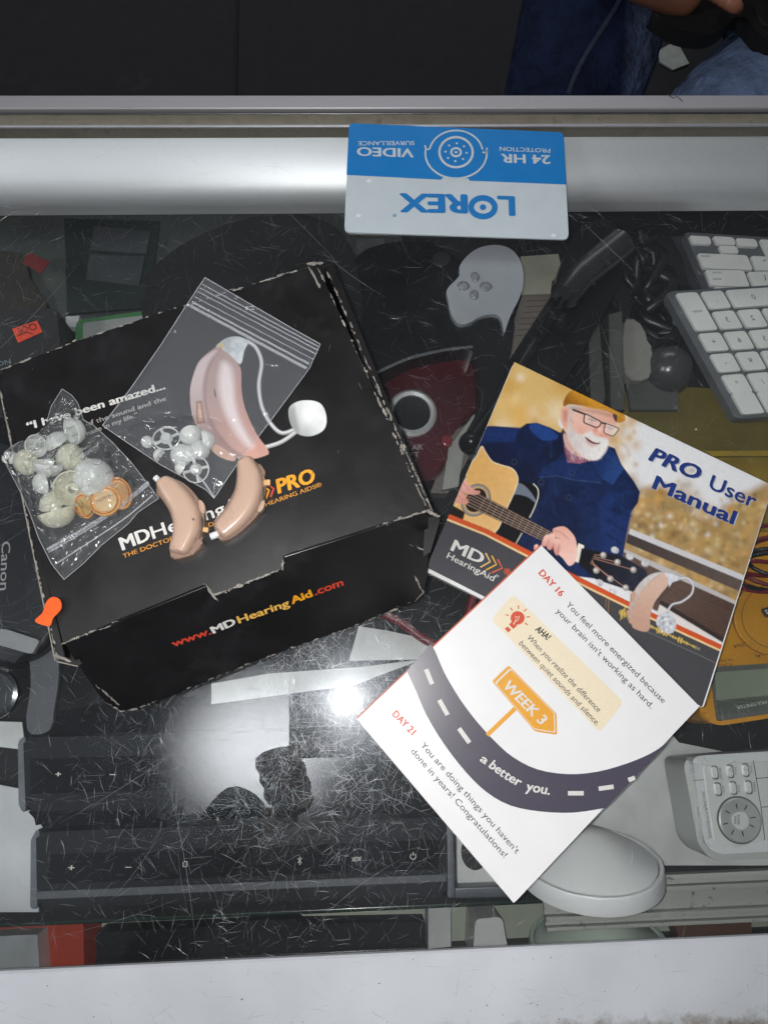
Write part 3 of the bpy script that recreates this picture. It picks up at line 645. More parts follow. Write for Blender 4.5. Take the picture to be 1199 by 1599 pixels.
T('5', (1199, 952), (1194, 953), 6, mz+.9, INK((220, 220, 220)), t)
redl = mat('red_rubber_lead', (108, 24, 38), .35, var=.15); blk = mat('black_rubber_lead', (22, 22, 25), .35)
t = thing('test_leads', 'coiled dark red and black meter leads lying over the top of the multimeter', 'test leads', at(1180, 870, -8))
for k, (cx, cy, rx, ry_, m_, z_) in enumerate([(1215, 880, 80, 42, redl, -6.0), (1210, 868, 70, 30, redl, -5.7), (1220, 892, 84, 30, blk, -6.1), (1212, 872, 84, 52, redl, -6.5), (1225, 880, 60, 22, blk, -5.6), (1218, 900, 74, 18, redl, -5.5)]):
    tube('lead', [W(x, y, z_+.2*math.sin(i*1.1+k)) for i, (x, y) in enumerate(circ(cx, cy, rx, ry_, 30, -12+k*5))], .16, m_, t, 8, True)
yb_ = thing('yellow_case', 'dull yellow plastic case under the corner of the keyboards, above the manual', 'case', at(1120, 680, SZ))
ym = mat('dull_yellow_plastic', (112, 98, 34), .5, var=.3, vs=14)
slab('body', [(940, 598), (1270, 610), (1270, 800), (1100, 790), (980, 660)], -9.5, 3.3, ym, yb_, .2)
slab('rib', [(1100, 704), (1270, 702), (1270, 712), (1112, 712)], -9.3, .3, mat('bright_yellow', (168, 140, 40), .5), yb_, .05)
slab('lower_lid', [(1112, 714), (1270, 713), (1270, 836), (1180, 836)], -9.2, 2, mat('olive_yellow', (148, 122, 30), .5, var=.3, vs=20), yb_, .1)

# keyboards
kb_body = mat('keyboard_aluminium', (112, 114, 118), .4, .4, var=.08); key_m = mat('white_keycap', (222, 222, 220), .4, var=.05, vs=40)
leg_ink = INK((84, 86, 92))
K = -7.0
def kpt(O, X, Yv, u, v): return O+X*u+Yv*v
kb = thing('keyboard', 'slim white keyboard with number pad at the right edge, nearer the yellow case', 'keyboard', at(1150, 560, -9), 'white slim keyboards')
O = W(1133.6, 501.5, K); X = W(1172.6, 499, K)-O; Yv = (W(1169.8, 565.5, K)-O)*.5
slabw('body', [kpt(O, X, Yv, u, v) for u, v in rc([(-1.72, -1.62), (4.5, -1.62), (4.5, 4.55), (-1.72, 4.55)], .28, 5)], .9, kb_body, kb, .12, 3)
def key(u0, u1, v0, v1, txt=None, par=kb, b=(O, X, Yv), ts=.34):
    e = .07; oo = b[0]+Vector((0, 0, .28))
    top = [kpt(oo, b[1], b[2], u, v) for u, v in rc([(u0-.5+e, v0-.5+e), (u1+.5-e, v0-.5+e), (u1+.5-e, v1+.5-e), (u0-.5+e, v1+.5-e)], .12, 3)]
    k = slabw('key', top, .26, key_m, par, .035, 2)
    if txt:
        vv, f = glyphs(txt, 0, 0); w = vv[:, 0].max(); n = b[1].normalized(); m = b[2].normalized(); sc = ts*1.9
        c = kpt(oo, b[1], b[2], (u0+u1)/2, (v0+v1)/2)+Vector((0, 0, .014))
        obj('legend', [c-n*((q[0]-w/2)*sc)-m*((q[1]-.3)*sc) for q in vv], f, leg_ink, k, base=ORG[k.name])
    return k
key(-1, -1, -1, 0, 'enter', ts=.2); key(0, 0, -1, -1, '.'); key(1, 2, -1, -1, '0')
for r_, row in enumerate(['+321', '+654', '-987', '*/=']):
    for c_, ch in enumerate(row):
        if r_ == 0 and c_ == 0: continue
        key(c_-1, c_-1, r_, r_, ch)
key(2, 2, 3, 3, 'clear', ts=.16)
for c_ in range(4): key(c_-1, c_-1, 3.86, 3.98, None)
for r_ in range(-1, 4): key(3.3, 3.9, r_, r_)
kb2 = thing('keyboard', 'second slim white keyboard, mostly hidden behind the first, at the upper right edge', 'keyboard', at(1140, 410, -9), 'white slim keyboards')
K2 = -7.6
slab('body', rc([(1068, 362), (1300, 376), (1300, 470), (1112, 462)], 6), K2, .9, kb_body, kb2, .12, 3)
for p in [[(1076, 367), (1108, 369), (1111, 381), (1082, 380)], [(1113, 368), (1145, 370), (1149, 382), (1120, 381)], [(1122, 383), (1150, 384), (1154, 395), (1127, 394)], [(1149, 371), (1180, 373), (1184, 385), (1153, 384)], [(1186, 373), (1215, 375), (1220, 399), (1198, 398)],
          [(1089, 395), (1166, 398), (1176, 421), (1098, 418)], [(1172, 399), (1240, 402), (1245, 423), (1181, 421)], [(1101, 421), (1161, 422), (1171, 447), (1110, 445)], [(1167, 424), (1230, 425), (1235, 447), (1177, 447)], [(1114, 448), (1230, 451), (1230, 458), (1118, 456)]]:
    slab('key', rc(p, 3.5), K2+.3, .28, key_m, kb2, .04, 2)
T('delete', (1108, 398), (1094, 398), 4, K2+.31, leg_ink, kb2); T('return', (1126, 424), (1112, 424), 4, K2+.31, leg_ink, kb2); T('enter', (1126, 434), (1112, 434), 4, K2+.31, leg_ink, kb2)
T('[', (1195, 431), (1192, 431), 7, K2+.31, leg_ink, kb2); T('+', (1196, 404), (1190, 404), 5, K2+.31, leg_ink, kb2)
sheet('grey_folder', [(1022, 370), (1072, 368), (1104, 456), (1150, 520), (1060, 430)], -10.5, mat('dark_grey_folder', (58, 58, 66), .6), 'dark grey folder corner sticking out from under the keyboards', 'folder', .5)

# game controller
gp = thing('game_controller', 'game controller with one silver grip and a directional pad, black shell', 'game controller', at(700, 480, -9))
gz = -5.2
bpts = cr([(535, 470), (548, 405), (600, 380), (660, 376), (700, 392), (740, 440), (778, 478), (800, 488), (800, 530), (786, 600), (768, 640), (752, 640), (748, 590), (740, 543), (690, 545), (640, 557), (588, 583), (545, 560)], n=4)
slab('shell', bpts, gz-.5, 3.8, mat('black_gloss_shell', (20, 21, 24), .28, var=.25, vs=30, bump=.08), gp, .45, 4)
line('trim', cr([(578, 587), (600, 576), (640, 559), (690, 547), (738, 541)], False), 4.5, gz-.45, mat('silver_trim', (150, 154, 160), .25, .7), gp)
gpts = cr([(717, 417), (724, 405), (738, 392), (756, 384), (780, 382), (800, 390), (813, 408), (818, 436), (812, 462), (798, 490), (790, 512), (787, 520), (784, 505), (780, 494), (771, 490), (750, 494), (732, 504), (716, 505), (705, 492), (700, 470), (697, 455), (703, 445), (713, 436), (718, 426)], n=3)
slab('silver_grip', gpts, gz, 2.6, mat('silver_grey_plastic', (176, 179, 188), .42, .15, var=.05, bump=.04, bs=1500), gp, .42, 4)
for a in (0, 90, 180, 270):
    ca, sa = math.cos(math.radians(a-2)), math.sin(math.radians(a-2)); q = []
    for (u, v) in [(6, 0), (11, -7.5), (21, -7.5), (27, 0), (21, 7.5), (11, 7.5)]:
        u, v = u*(1.08 if a % 180 == 0 else .88), v*.92; q.append((741+u*ca-v*sa, 446-u*sa*.98-v*ca))
    slab('pad_socket', rc(q, 4), gz+.03, .1, INK((120, 123, 130)), gp)
    q2 = [(741+(x-741)*.96+1, 446+(y-446)*.96) for x, y in q]
    cx, cy = sum(x for x, y in q)/6, sum(y for x, y in q)/6
    slab('pad_key', rc([(cx+(x-cx)*.78, cy+(y-cy)*.78) for x, y in q], 4), gz+.28, .3, mat('pad_key_silver', (176, 179, 186), .25, .4), gp, .1, 3)
slab('touch_button', circ(690, 402, 14, 12), gz-.35, .5, mat('smoke_button', (44, 45, 48), .3), gp, .1)

# dark red player with a ring
rp = thing('red_player', 'dark red gadget with a round metal ring and worn grey lettering beside the black box', 'gadget', at(650, 650, -10))
rz2 = -8.2
redp = mat('dark_red_plastic', (74, 16, 26), .22, var=.3, vs=18, coat=.4)
slab('body', cr([(575, 590), (640, 562), (735, 545), (778, 548), (770, 600), (735, 650), (705, 668), (700, 700), (690, 735), (640, 760), (600, 740)], n=4), rz2, 3.6, redp, rp, .35, 4)
rcn = W(643, 646, rz2+.02); ringm = mat('ring_metal', (220, 220, 222), .3, .5, var=.08)
lathe('ring', [(1.42, 0), (1.44, .3), (1.72, .36), (1.92, .22), (1.94, 0)], rcn, ringm, rp, 40)
lathe('ring_centre', [(1.42, .12), (.9, .06), (0, .05)], rcn, blackp, rp, 36)
T('STAR', (628, 704), (661, 702), 9, rz2, INK((140, 128, 130)), rp, .03); T('FT', (640, 714), (655, 713), 8, rz2, INK((140, 128, 130)), rp, .03)
lathe('glossy_stud', [(.5, 0), (.42, .35), (0, .5)], W(697, 690, rz2), mat('red_gloss', (130, 40, 48), .08, coat=1), rp, 16)
t = tube('red_cable', [W(x, y, -9) for x, y in cr([(560, 948), (590, 956), (625, 972), (665, 1000), (700, 1012), (726, 992), (732, 955), (745, 915)], False)], .33, mat('red_cable_rubber', (112, 32, 46), .4, var=.12), None, 10); tag(t, 'dark red cable curving between the black box and the printed leaflet', 'cable')

# black folding stand
bs_ = thing('black_stand', 'glossy black stand with a rounded foot, its broad arm running up to the right', 'stand', at(850, 520, -10))
bm_ = mat('rubbery_black', (14, 14, 15), .28, var=.3, vs=12)
slab('arm', rc([(905, 350), (955, 338), (985, 400), (948, 480), (905, 560), (850, 640), (800, 660), (745, 715), (731, 698), (725, 678), (780, 585), (860, 462), (872, 425), (884, 390)], 12), -4.8, 1.6, bm_, bs_, .6, 4)
tube('leg', [W(x, y, -4.0) for x, y in cr([(734, 690), (770, 640), (820, 560), (868, 485), (905, 430)], False)], .42, bm_, bs_, 12)
tube('hinge', [W(x, y, -3.4) for x, y in [(880, 462), (905, 432), (935, 408), (972, 378)]], 1.15, mat('satin_black', (42, 42, 43), .3), bs_, 16)
lathe('foot', [(0, 1.0), (.4, .95), (.75, .6), (.85, 0), (.7, -.6)], W(734, 692, -4.4), bm_, bs_, 20)
cs = thing('clear_holder', 'clear plastic display holder with upright walls behind the manual', 'display holder', at(960, 560, SZ))
cl = mat('smoky_clear_plastic', (84, 85, 83), .15, var=.2, vs=14); cl2 = mat('pale_clear_plastic', (138, 136, 130), .2, var=.12, vs=20)
slab('wall', [(917, 500), (935, 480), (946, 620), (940, 640), (922, 625)], -7.5, 5.4, cl, cs, .15)
slab('wall', [(950, 490), (972, 484), (976, 640), (954, 640)], -6.8, 6, cl, cs, .12)
slab('plate', cr([(974, 505), (990, 498), (1005, 510), (1012, 540), (1020, 550), (1014, 590), (976, 585)], n=3), -8.2, 2, cl2, cs, .2)
slab('base', [(976, 588), (1060, 592), (1060, 640), (985, 640)], -9, 3, cl, cs, .15)
lathe('knob', [(0, 2.2), (1.2, 2.0), (1.9, 1.2), (2.1, 0)], W(1040, 580, -9.5), mat('grey_knob', (62, 62, 64), .25), cs, 24)
cb = thing('cable_bundle', 'tangle of black cables between the black stand and the keyboards', 'cables', at(1010, 440, SZ))
for k in range(16):
    pts = [W(985+rnd.uniform(-20, 40)+i*rnd.uniform(2, 18), 372+i*32+rnd.uniform(-15, 15), -10+rnd.uniform(-1.5, 2)) for i in range(6)]
    tube('cable', [Vector(p) for p in cr(pts, False, 4)], rnd.uniform(.25, .55), blackp, cb, 8)
t = slab('black_pouch', cr([(955, 380), (1010, 352), (1055, 372), (1075, 440), (1110, 520), (1120, 600), (1085, 640), (1040, 560), (1000, 520), (960, 470)], n=4), -10.4, 2, mat('charcoal_cloth', (18, 18, 20), .8, var=.3), None, .5, 3); tag(t, 'matt black pouch under the tangle of cables', 'pouch')

# left side stock
t = slab('grey_haze_sheet', [(-60, 322), (620, 318), (640, 470), (400, 600), (-60, 600)], -12.2, .5, mat('grey_haze', (74, 78, 76), .9, var=.35, vs=18, bump=.4), None); tag(t, 'grey-green sheet added as haze under the goods at the upper left of the case', 'mat')  # sheet added to carry the grey-green haze of the glass as colour
sheet('grey_label', [(556, 372), (600, 372), (602, 408), (570, 420), (558, 400)], -8.6, mat('smoke_grey_label', (88, 90, 92), .5, var=.2, vs=40), 'dim grey label just below the left end of the blue and white card', 'label')
t = slab('rounded_beret', cr([(218, 470), (232, 425), (290, 378), (370, 345), (450, 332), (512, 348), (545, 382), (560, 430), (566, 500), (540, 560), (400, 600), (260, 580)], n=5), -5.5, 5.5, mat('black_felt', (11, 11, 12), .9, var=.3, vs=30, bump=.3), None, 1.6, 5)
tag(t, 'large rounded matt black beret lying under the glass behind the box', 'beret')
gb = thing('green_framed_board', 'small whiteboard with a green frame half hidden by the back of the black box', 'whiteboard', at(170, 510, SZ))
slab('frame', rc([(116, 560), (119, 500), (212, 487), (236, 484), (236, 560)], 6), -9.6, 1.2, mat('green_plastic', (64, 118, 70), .45), gb, .1)
slab('board', rc([(128, 560), (130, 504), (215, 493), (232, 492), (232, 560)], 3), -9.5, .3, mat('grey_board', (150, 152, 152), .4, var=.1, vs=50), gb)
slab('tab', [(103, 494), (124, 493), (120, 510), (103, 510)], -9.8, .8, pm2, gb)
for q, lab in [([(147, 352), (235, 361), (228, 396), (141, 390)], 'upper dim grey card in the clear sleeve, far left'), ([(140, 396), (226, 400), (217, 446), (134, 436)], 'lower dim grey card in the clear sleeve, far left')]:
    sheet('dim_card', q, -11.2, mat('dim_card', (62, 64, 68), .5, var=.2, vs=40), lab, 'card', .1)
sheet('clear_sleeve', [(100, 340), (250, 345), (232, 480), (105, 490)], -11.35, mat('green_grey_sleeve', (36, 44, 42), .35, var=.2, vs=20), 'dark greenish sleeve holding two dim cards', 'sleeve', .2)
sheet('brown_pouch', cr([(-60, 400), (30, 395), (45, 430), (60, 455), (72, 480), (20, 488), (-60, 492)], n=3), -11.3, mat('brown_grey_cloth', (52, 48, 42), .9, var=.3, vs=40, bump=.5), 'dim brown cloth pouch at the far left edge', 'pouch', .8)
t = slab('price_tag', [(45, 393), (77, 408), (64, 427), (35, 410)], -10.4, .05, mat('dim_red_tag', (118, 34, 34), .6), None); tag(t, 'dim red price tag on the brown pouch, without writing', 'price tag')
bc = slab('black_case', rc([(-60, 487), (88, 481), (96, 560), (90, 640), (-60, 660)], 5), -6.5, 6, mat('black_vinyl', (26, 25, 28), .6, var=.3, vs=30, bump=.4), None, .2); tag(bc, 'black vinyl case with an orange price tag, left of the green board', 'case')
T('ON', (-4, 572), (17, 567), 8, -6.5, INK((120, 140, 145)), bc)
pt = slab('price_tag', [(19, 513), (58, 500), (66, 518), (28, 535)], -6.4, .05, mat('orange_paper', (225, 72, 42), .6, var=.05), None); tag(pt, 'bright orange price tag with a handwritten 99 on the black case', 'price tag')
bi = INK((50, 20, 20))
for L in ([(56, 508), (50, 505), (46, 510), (50, 515), (56, 512), (54, 506), (44, 507)], [(42, 512), (37, 509), (33, 514), (36, 518), (42, 516), (44, 510)], [(32, 511), (28, 515), (34, 520), (27, 524), (42, 519), (52, 522)]): line('writing', cr(L, False, 3), 1.1, -6.35, bi, pt)
ca = thing('camera', 'black camera with a maker name on its round body, left of the box', 'camera', at(10, 900, -11))
slab('body', cr([(-80, 700), (20, 700), (80, 760), (104, 860), (96, 960), (60, 1020), (-20, 1040), (-90, 1000)], n=4), -6.2, 5, mat('black_lens_plastic', (24, 25, 30), .35, var=.15, vs=40), ca, .6, 4)
for r_ in (62, 78, 92): line('groove', circ(0, 880, r_, r_*1.08, 48), 1.5, -6.2, INK((44, 46, 52)), ca, closed=True)
T('Canon', (3, 846), (0, 922), 13, -6.18, INK((158, 160, 162)), ca, .01)
lathe('lens_ring', [(1.7, 0), (1.75, .5), (1.5, .6), (1.4, .1), (0, .05)], W(-8, 1085, -8), mat('chrome_dark', (90, 92, 96), .2, .8), ca, 30)
slab('grip_plate', rc([(-60, 978), (10, 983), (62, 1000), (50, 1022), (0, 1008), (-60, 1000)], 5), -5.9, .5, mat('grey_plate', (142, 144, 148), .5, var=.1), ca, .05)
sm_ = mat('grey_leather', (78, 80, 86), .5, var=.15, vs=60, bump=.3)
t = slab('camera_strap', cr([(62, 985), (84, 990), (92, 1050), (84, 1110), (78, 1140), (52, 1148), (40, 1130), (48, 1070), (46, 1010)], n=4), -7.6, .5, sm_, None, .1); tag(t, 'grey leather strap end hanging below the camera', 'strap')
sheet('pale_card', [(-60, 1125), (34, 1128), (38, 1160), (28, 1170), (-60, 1160)], -11.5, pm2, 'pale card at the left edge above the sound bars', 'card')
sheet('grey_card', [(-60, 1040), (12, 1042), (20, 1090), (-60, 1110)], -11.8, mat('dull_card', (96, 98, 104), .6), 'dull grey card at the left edge beside the camera', 'card')

# lower shelf, seen in the gap between shelf and near rail
LZ = -21.9
def low(name, pts, h, m, label, catg):
    t = slab(name, pts, LZ+h, h, m, None, .15); tag(t, label, catg); return t
low('orange_tool_case', rc([(-80, 1395), (104, 1424), (130, 1440), (132, 1580), (82, 1590), (70, 1460), (-80, 1462)], 8), 5, mat('orange_red_plastic', (190, 66, 36), .45, var=.2, vs=14), 'orange-red plastic case at the lower left, below the shelf edge', 'case')
low('silver_box', rc([(-80, 1466), (58, 1460), (66, 1580), (-80, 1590)], 4), 7, mat('pale_silver', (196, 202, 208), .3, .2), 'silver box end at the lower left corner', 'box')
low('cream_board', [(125, 1400), (1260, 1370), (1260, 1470), (860, 1460), (135, 1600)], .6, mat('cream_board', (176, 182, 168), .7, var=.2, vs=8), 'long cream board on the lower shelf', 'board')
low('black_bag', rc([(150, 1456), (370, 1446), (380, 1438), (465, 1436), (468, 1444), (664, 1440), (668, 1600), (150, 1600)], 4), 3, mat('black_nylon', (20, 21, 23), .8, var=.3, vs=40, bump=.8, bs=900), 'black nylon bag on the lower shelf', 'bag')
low('white_paper', [(668, 1400), (705, 1398), (705, 1480), (668, 1484)], 3.3, pm2, 'narrow white paper on the lower shelf beside the black bag', 'paper')
low('white_adapter', rc([(742, 1436), (784, 1432), (796, 1500), (738, 1504)], 8), 5.5, dm, 'small white adapter with rounded corners on the lower shelf', 'adapter')
low('brown_box', rc([(1052, 1442), (1172, 1430), (1185, 1590), (1110, 1600)], 4), 2.5, mat('brown_card', (104, 72, 56), .8, var=.15), 'brown cardboard box on the lower shelf at the right', 'box')
low('white_tray', [(1010, 1440), (1120, 1520), (850, 1560), (860, 1460)], 1.5, pm2, 'pale tray under the greenish dome lamp', 'tray')

# ---------------------------------------------------------------- the customer across the counter
denim = mat('dark_denim', (27, 37, 66), .9, var=.5, vs=30, bump=1.0, bs=45, bd=.012, spec=.2); denim2 = mat('lit_denim', (72, 92, 132), .85, var=.28, vs=70, bump=1.0, bs=1400)  # second denim holds the brighter-lit leg's tone as a colour
skin = mat('skin', (168, 112, 88), .5, var=.12, vs=50, sss=.1)
def skinned(name, nodes, edges, m, parent, sub=2):
    base = ORG[parent.name]; me = bpy.data.meshes.new(name)
    bm = bmesh.new(); lay = bm.verts.layers.skin.verify(); vs = []
    for i, (p, r) in enumerate(nodes):
        v = bm.verts.new((Vector(p)-base)*S); r = r if isinstance(r, tuple) else (r, r)
        v[lay].radius = (r[0]*S, r[1]*S); v[lay].use_root = (i == 0); vs.append(v)
    for i, j in edges: bm.edges.new((vs[i], vs[j]))
    bm.to_mesh(me); bm.free()
    me.materials.append(m); o = bpy.data.objects.new(name, me); link(o, parent, base)
    sk = o.modifiers.new('skin', 'SKIN'); sk.use_smooth_shade = True
    ss = o.modifiers.new('sub', 'SUBSURF'); ss.levels = ss.render_levels = sub
    return o
hipc = W(1030, -330, -40)
per = thing('person', 'seated person in blue jeans across the counter, hand resting on the lap', 'person', (hipc.x, hipc.y, -50))
kneeL, kneeR = W(885, 175, -44), W(1125, 215, -42)
hipL, hipR = hipc+Vector((-9, 0, 0)), hipc+Vector((10, 0, 0))
thL = W(945, -20, -42); thR = W(1290, 90, -42)
nod = [(hipc, 13), (hipL, 11), (thL, 12.2), (kneeL, 10.6), (Vector((kneeL.x-1, kneeL.y-2, -62)), 8), (Vector((kneeL.x-2, kneeL.y+4, -84)), 5.4),
       (hipR, 11), (thR, 12.5), (kneeR, 12.0), (Vector((kneeR.x+1, kneeR.y, -64)), 8), (Vector((kneeR.x+2, kneeR.y+4, -84)), 5.4)]
jl = skinned('jeans', nod, [(0, 1), (1, 2), (2, 3), (3, 4), (4, 5), (0, 6), (6, 7), (7, 8), (8, 9), (9, 10)], denim, per)
nt = denim.node_tree                                    # brighter light on the right thigh, put into the denim colour
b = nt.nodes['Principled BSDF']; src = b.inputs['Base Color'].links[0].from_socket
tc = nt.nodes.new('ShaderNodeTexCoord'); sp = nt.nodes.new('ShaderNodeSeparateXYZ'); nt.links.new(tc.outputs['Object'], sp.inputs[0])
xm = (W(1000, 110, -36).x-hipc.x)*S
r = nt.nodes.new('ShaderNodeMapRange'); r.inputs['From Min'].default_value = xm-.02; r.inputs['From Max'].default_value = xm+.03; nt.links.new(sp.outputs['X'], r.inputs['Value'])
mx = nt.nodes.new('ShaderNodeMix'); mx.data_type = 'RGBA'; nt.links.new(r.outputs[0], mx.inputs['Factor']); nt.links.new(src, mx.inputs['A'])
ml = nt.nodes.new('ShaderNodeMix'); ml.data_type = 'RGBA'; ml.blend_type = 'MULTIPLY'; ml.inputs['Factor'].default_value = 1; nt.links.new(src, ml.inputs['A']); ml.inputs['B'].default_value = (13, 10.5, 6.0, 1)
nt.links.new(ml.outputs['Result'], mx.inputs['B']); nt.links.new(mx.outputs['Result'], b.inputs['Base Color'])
bpy.context.view_layer.update(); _je = jl.evaluated_get(bpy.context.evaluated_depsgraph_get())
def on_jeans(x, y):
    o = Vector((0, 0, CAMH*S))-jl.matrix_world.translation; d = (W(x, y, -40)*S-Vector((0, 0, CAMH*S))).normalized()
    ok, h, n, i = _je.ray_cast(o, d); return (h+jl.matrix_world.translation)/S if ok else None
sm_den = mat('seam_denim', (50, 58, 80), .9, var=.4, vs=250, bump=1, bs=900)
for k, pts in enumerate([cr([(972, -15), (962, 10), (940, 45), (915, 85), (897, 120), (888, 146)], False, 6)]):
    ptl = [on_jeans(*q) for q in pts]; ptl = [q for q in ptl if q is not None]
    if len(ptl) > 3: tube('side_seam', ptl, .38, sm_den, per, 8)
chest = hipc+Vector((0, 2, 40)); neck = hipc+Vector((0, -2, 56)); head = hipc+Vector((0, -5, 68))
handp = W(1065, -22, -29)
sh_l, sh_r = hipc+Vector((-18, 0, 48)), hipc+Vector((18, 0, 48))
body = [(hipc+Vector((0, 0, 2)), 12), (hipc+Vector((0, 0, 20)), 12.5), (chest, 14), (neck, 5.2), (head, 8.5), (head+Vector((0, -1, 8)), 7.5),
        (sh_l, 6), (sh_l+Vector((-5, -4, -26)), 4.6), (W(960, -60, -26), 3.4), (handp, (4.4, 2.6)), (W(1105, -12, -29), (4.2, 2.2)),
        (sh_r, 6), (sh_r+Vector((7, -4, -26)), 4.6), (W(1260, -60, -26), 3.4), (W(1180, -40, -28), (4.4, 2.6))]
skinned('body', body, [(0, 1), (1, 2), (2, 3), (3, 4), (4, 5), (2, 6), (6, 7), (7, 8), (8, 9), (9, 10), (2, 11), (11, 12), (12, 13), (13, 14)], skin, per)
for k in range(5):                                       # fingers of the resting hand, curled
    a = W(1095+k*9, -22+k*5, -28); bq = W(1118+k*8, -14+k*6, -28); cq = W(1128+k*6, 0+k*3, -30.5)
    skinned('finger', [(a, 1.1), ((a+bq)/2, 1.0), (bq, .95), (cq, .75)], [(0, 1), (1, 2), (2, 3)], skin, per, 1)
shirt = skinned('shirt', [(hipc+Vector((0, 0, 3)), 14.5), (hipc+Vector((0, 0, 20)), 14.5), (chest, 15.5), (hipc+Vector((0, 0, 53)), 8), (sh_l, 8), (sh_l+Vector((-4, -3, -16)), 6.6), (sh_r, 8), (sh_r+Vector((5, -3, -16)), 6.6)],
                [(0, 1), (1, 2), (2, 3), (2, 4), (4, 5), (2, 6), (6, 7)], blackm, per)
# black bag on the lap
t = thing('black_lap_bag', 'black soft bag on the lap of the seated person at the top right', 'bag', at(1130, 10, -33))
slab('body', cr([(1020, 15), (1045, 5), (1120, -5), (1160, -60), (1290, -60), (1290, 80), (1225, 72), (1190, 55), (1168, 30), (1150, 20), (1135, 38), (1110, 50), (1075, 48), (1045, 36)], n=4), -31.5, 2.5, blackm, t, .7, 4)
slab('pocket', cr([(1172, -30), (1260, -40), (1270, 30), (1200, 40), (1180, 15)], n=4), -31.1, 1, blackm, t, .3, 3)
t = thing('stool', 'stool under the seated person', 'stool', (hipc.x, hipc.y, -95))
box('seat', hipc.x-17, hipc.x+17, hipc.y-6, hipc.y+19, -56, -52, blackm, t, 1)
tube('column', [Vector((hipc.x, hipc.y+2, -56)), Vector((hipc.x, hipc.y+2, -92))], 3, blackm, t)
lathe('base', [(0, 2.6), (3, 2.5), (11, .8), (12, 0)], Vector((hipc.x, hipc.y+2, -94.9)), blackm, t)
t = slab('floor_paper', [(1028, 78), (1056, 62), (1076, 98), (1050, 108), (1030, 96)], -94.5, .4, mat('dim_paper', (150, 155, 150), .7, var=.2), None); tag(t, 'pale scrap of paper on the floor between the customer\'s legs', 'paper')

# ---------------------------------------------------------------- the photographer: phone and arm over the counter, dark in the glass
blackg = mat('phone_black', (14, 14, 16), .4)
ph = thing('smartphone', 'black phone held over the counter to take the picture', 'phone', (0, 0, 49))
slabw('body', [Vector((x, y, 49.9)) for x, y in rc([(-8.2, -6.5), (1.4, -6.5), (1.4, 9.5), (-8.2, 9.5)], 1, 4)], .9, blackg, ph, .2, 3)
pg = thing('person', 'person taking the picture, dark sleeved arm holding the phone', 'person', (-22, -60, -95))
sleeve = mat('dark_sleeve', (20, 20, 24), .9)
skinned('body', [(Vector((-24, -62, 20)), 13), (Vector((-22, -56, 42)), 8), (Vector((-26, -38, 40)), 5.0), (Vector((-19, -19, 47)), 3.6), (Vector((-12, -10, 49.5)), (4.2, 2.6)), (Vector((-24, -66, 48)), 6), (Vector((-24, -66, 64)), 9)], [(0, 1), (1, 2), (2, 3), (3, 4), (1, 5), (5, 6)], sleeve, pg)
for k, (a, b, c) in enumerate([((-12.5, -7.5, 49.2), (-9.5, -6.5, 49), (-6.5, -6, 49)), ((-12, -9, 49.2), (-9.0, -8.2, 49), (-6, -7.6, 49)), ((-11.5, -10.8, 49.2), (-8.5, -10, 49), (-5.5, -9.2, 49)), ((-10.5, -12.4, 49.2), (-7.6, -11.6, 49), (-5, -10.8, 49)), ((-14, -12, 48.5), (-10.5, -13.5, 48.5), (-7, -13, 48.9))]):
    skinned('finger', [(Vector(a), 1.7), (Vector(b), 1.6), (Vector(c), 1.2)], [(0, 1), (1, 2)], skin, pg, 1)
# ---------------------------------------------------------------- on the glass: surveillance notice card
cz = .16
card = thing('notice_card', 'blue and white surveillance notice card lying on the far part of the glass', 'card', at(712, 285, 0))
cwhite = mat('card_white', (196, 206, 212), .3, var=.04, coat=.25); cblue = mat('card_blue', (12, 122, 196), .3, var=.04, coat=.25)
C4 = [(545, 191.5), (880, 206), (888, 373.5), (537.5, 362)]
slab('sheet', rc(C4, 9, 5), cz-.01, .13, cwhite, card, .02, 1)
# blue field with rounded far corners
bl = rc(C4, 9, 5); blp = [p for p in bl if p[1] < 260]; blp = blp+[(883.8, 286.5), (732.5, 282), (730, 279), (692, 277.5), (690, 281), (541, 273)]
def order(pts, c): return sorted(pts, key=lambda p: math.atan2(p[1]-c[1], p[0]-c[0]))
decal('blue_field', [p for p in bl[:12]]+[(883.9, 287.5), (733, 281.5), (731.5, 278), (691, 276.5), (689, 280), (541, 272.5)], cz, cblue, card, .006)
for s_, p, q, cp in [('24 HR', (859, 242), (782, 239.5), 16), ('PROTECTION', (859, 231.5), (780, 228.5), 7.5), ('VIDEO', (646, 231.5), (557, 229), 16), ('SURVEILLANCE', (647, 219.5), (559, 220), 7.5)]:
    T(s_, p, q, cp, cz, cwhite, card, .03 if cp > 10 else .012, e=.02)
# baselines of upside-down writing sit on the far side: shift by building them again the right way round
lx = INK((30, 120, 190), .3)
T('L', (804, 306), (776, 305), 35, cz, lx, card, .04, e=.02)
T('REX', (730, 303), (623, 301), 34, cz, lx, card, .05, e=.02)
line('ring', circ(754, 323, 18.5, 14.5, 36, 2), 9, cz, lx, card, .02, closed=True)
decal('dot', circ(754, 323, 5, 4.5, 16), cz, lx, card, .02); decal('dot', circ(616, 336, 3, 2.6, 14), cz, INK((120, 160, 190)), card, .02)
cc = (712, 237)
line('ring', circ(cc[0], cc[1], 13*2.0, 23.5, 40, 2), 3.6, cz, cwhite, card, .02, closed=True)
line('ring', circ(cc[0], cc[1], 7.6, 6.4, 24, 2), 3.2, cz, cwhite, card, .02, closed=True); decal('dot', circ(cc[0], cc[1], 2.2, 1.8, 12), cz, cwhite, card, .02)
for k in range(8):
    a = math.radians(45*k+4); decal('dot', circ(cc[0]+16.5*math.cos(a), cc[1]+14*math.sin(a), 1.8, 1.6, 10), cz, cwhite, card, .02)
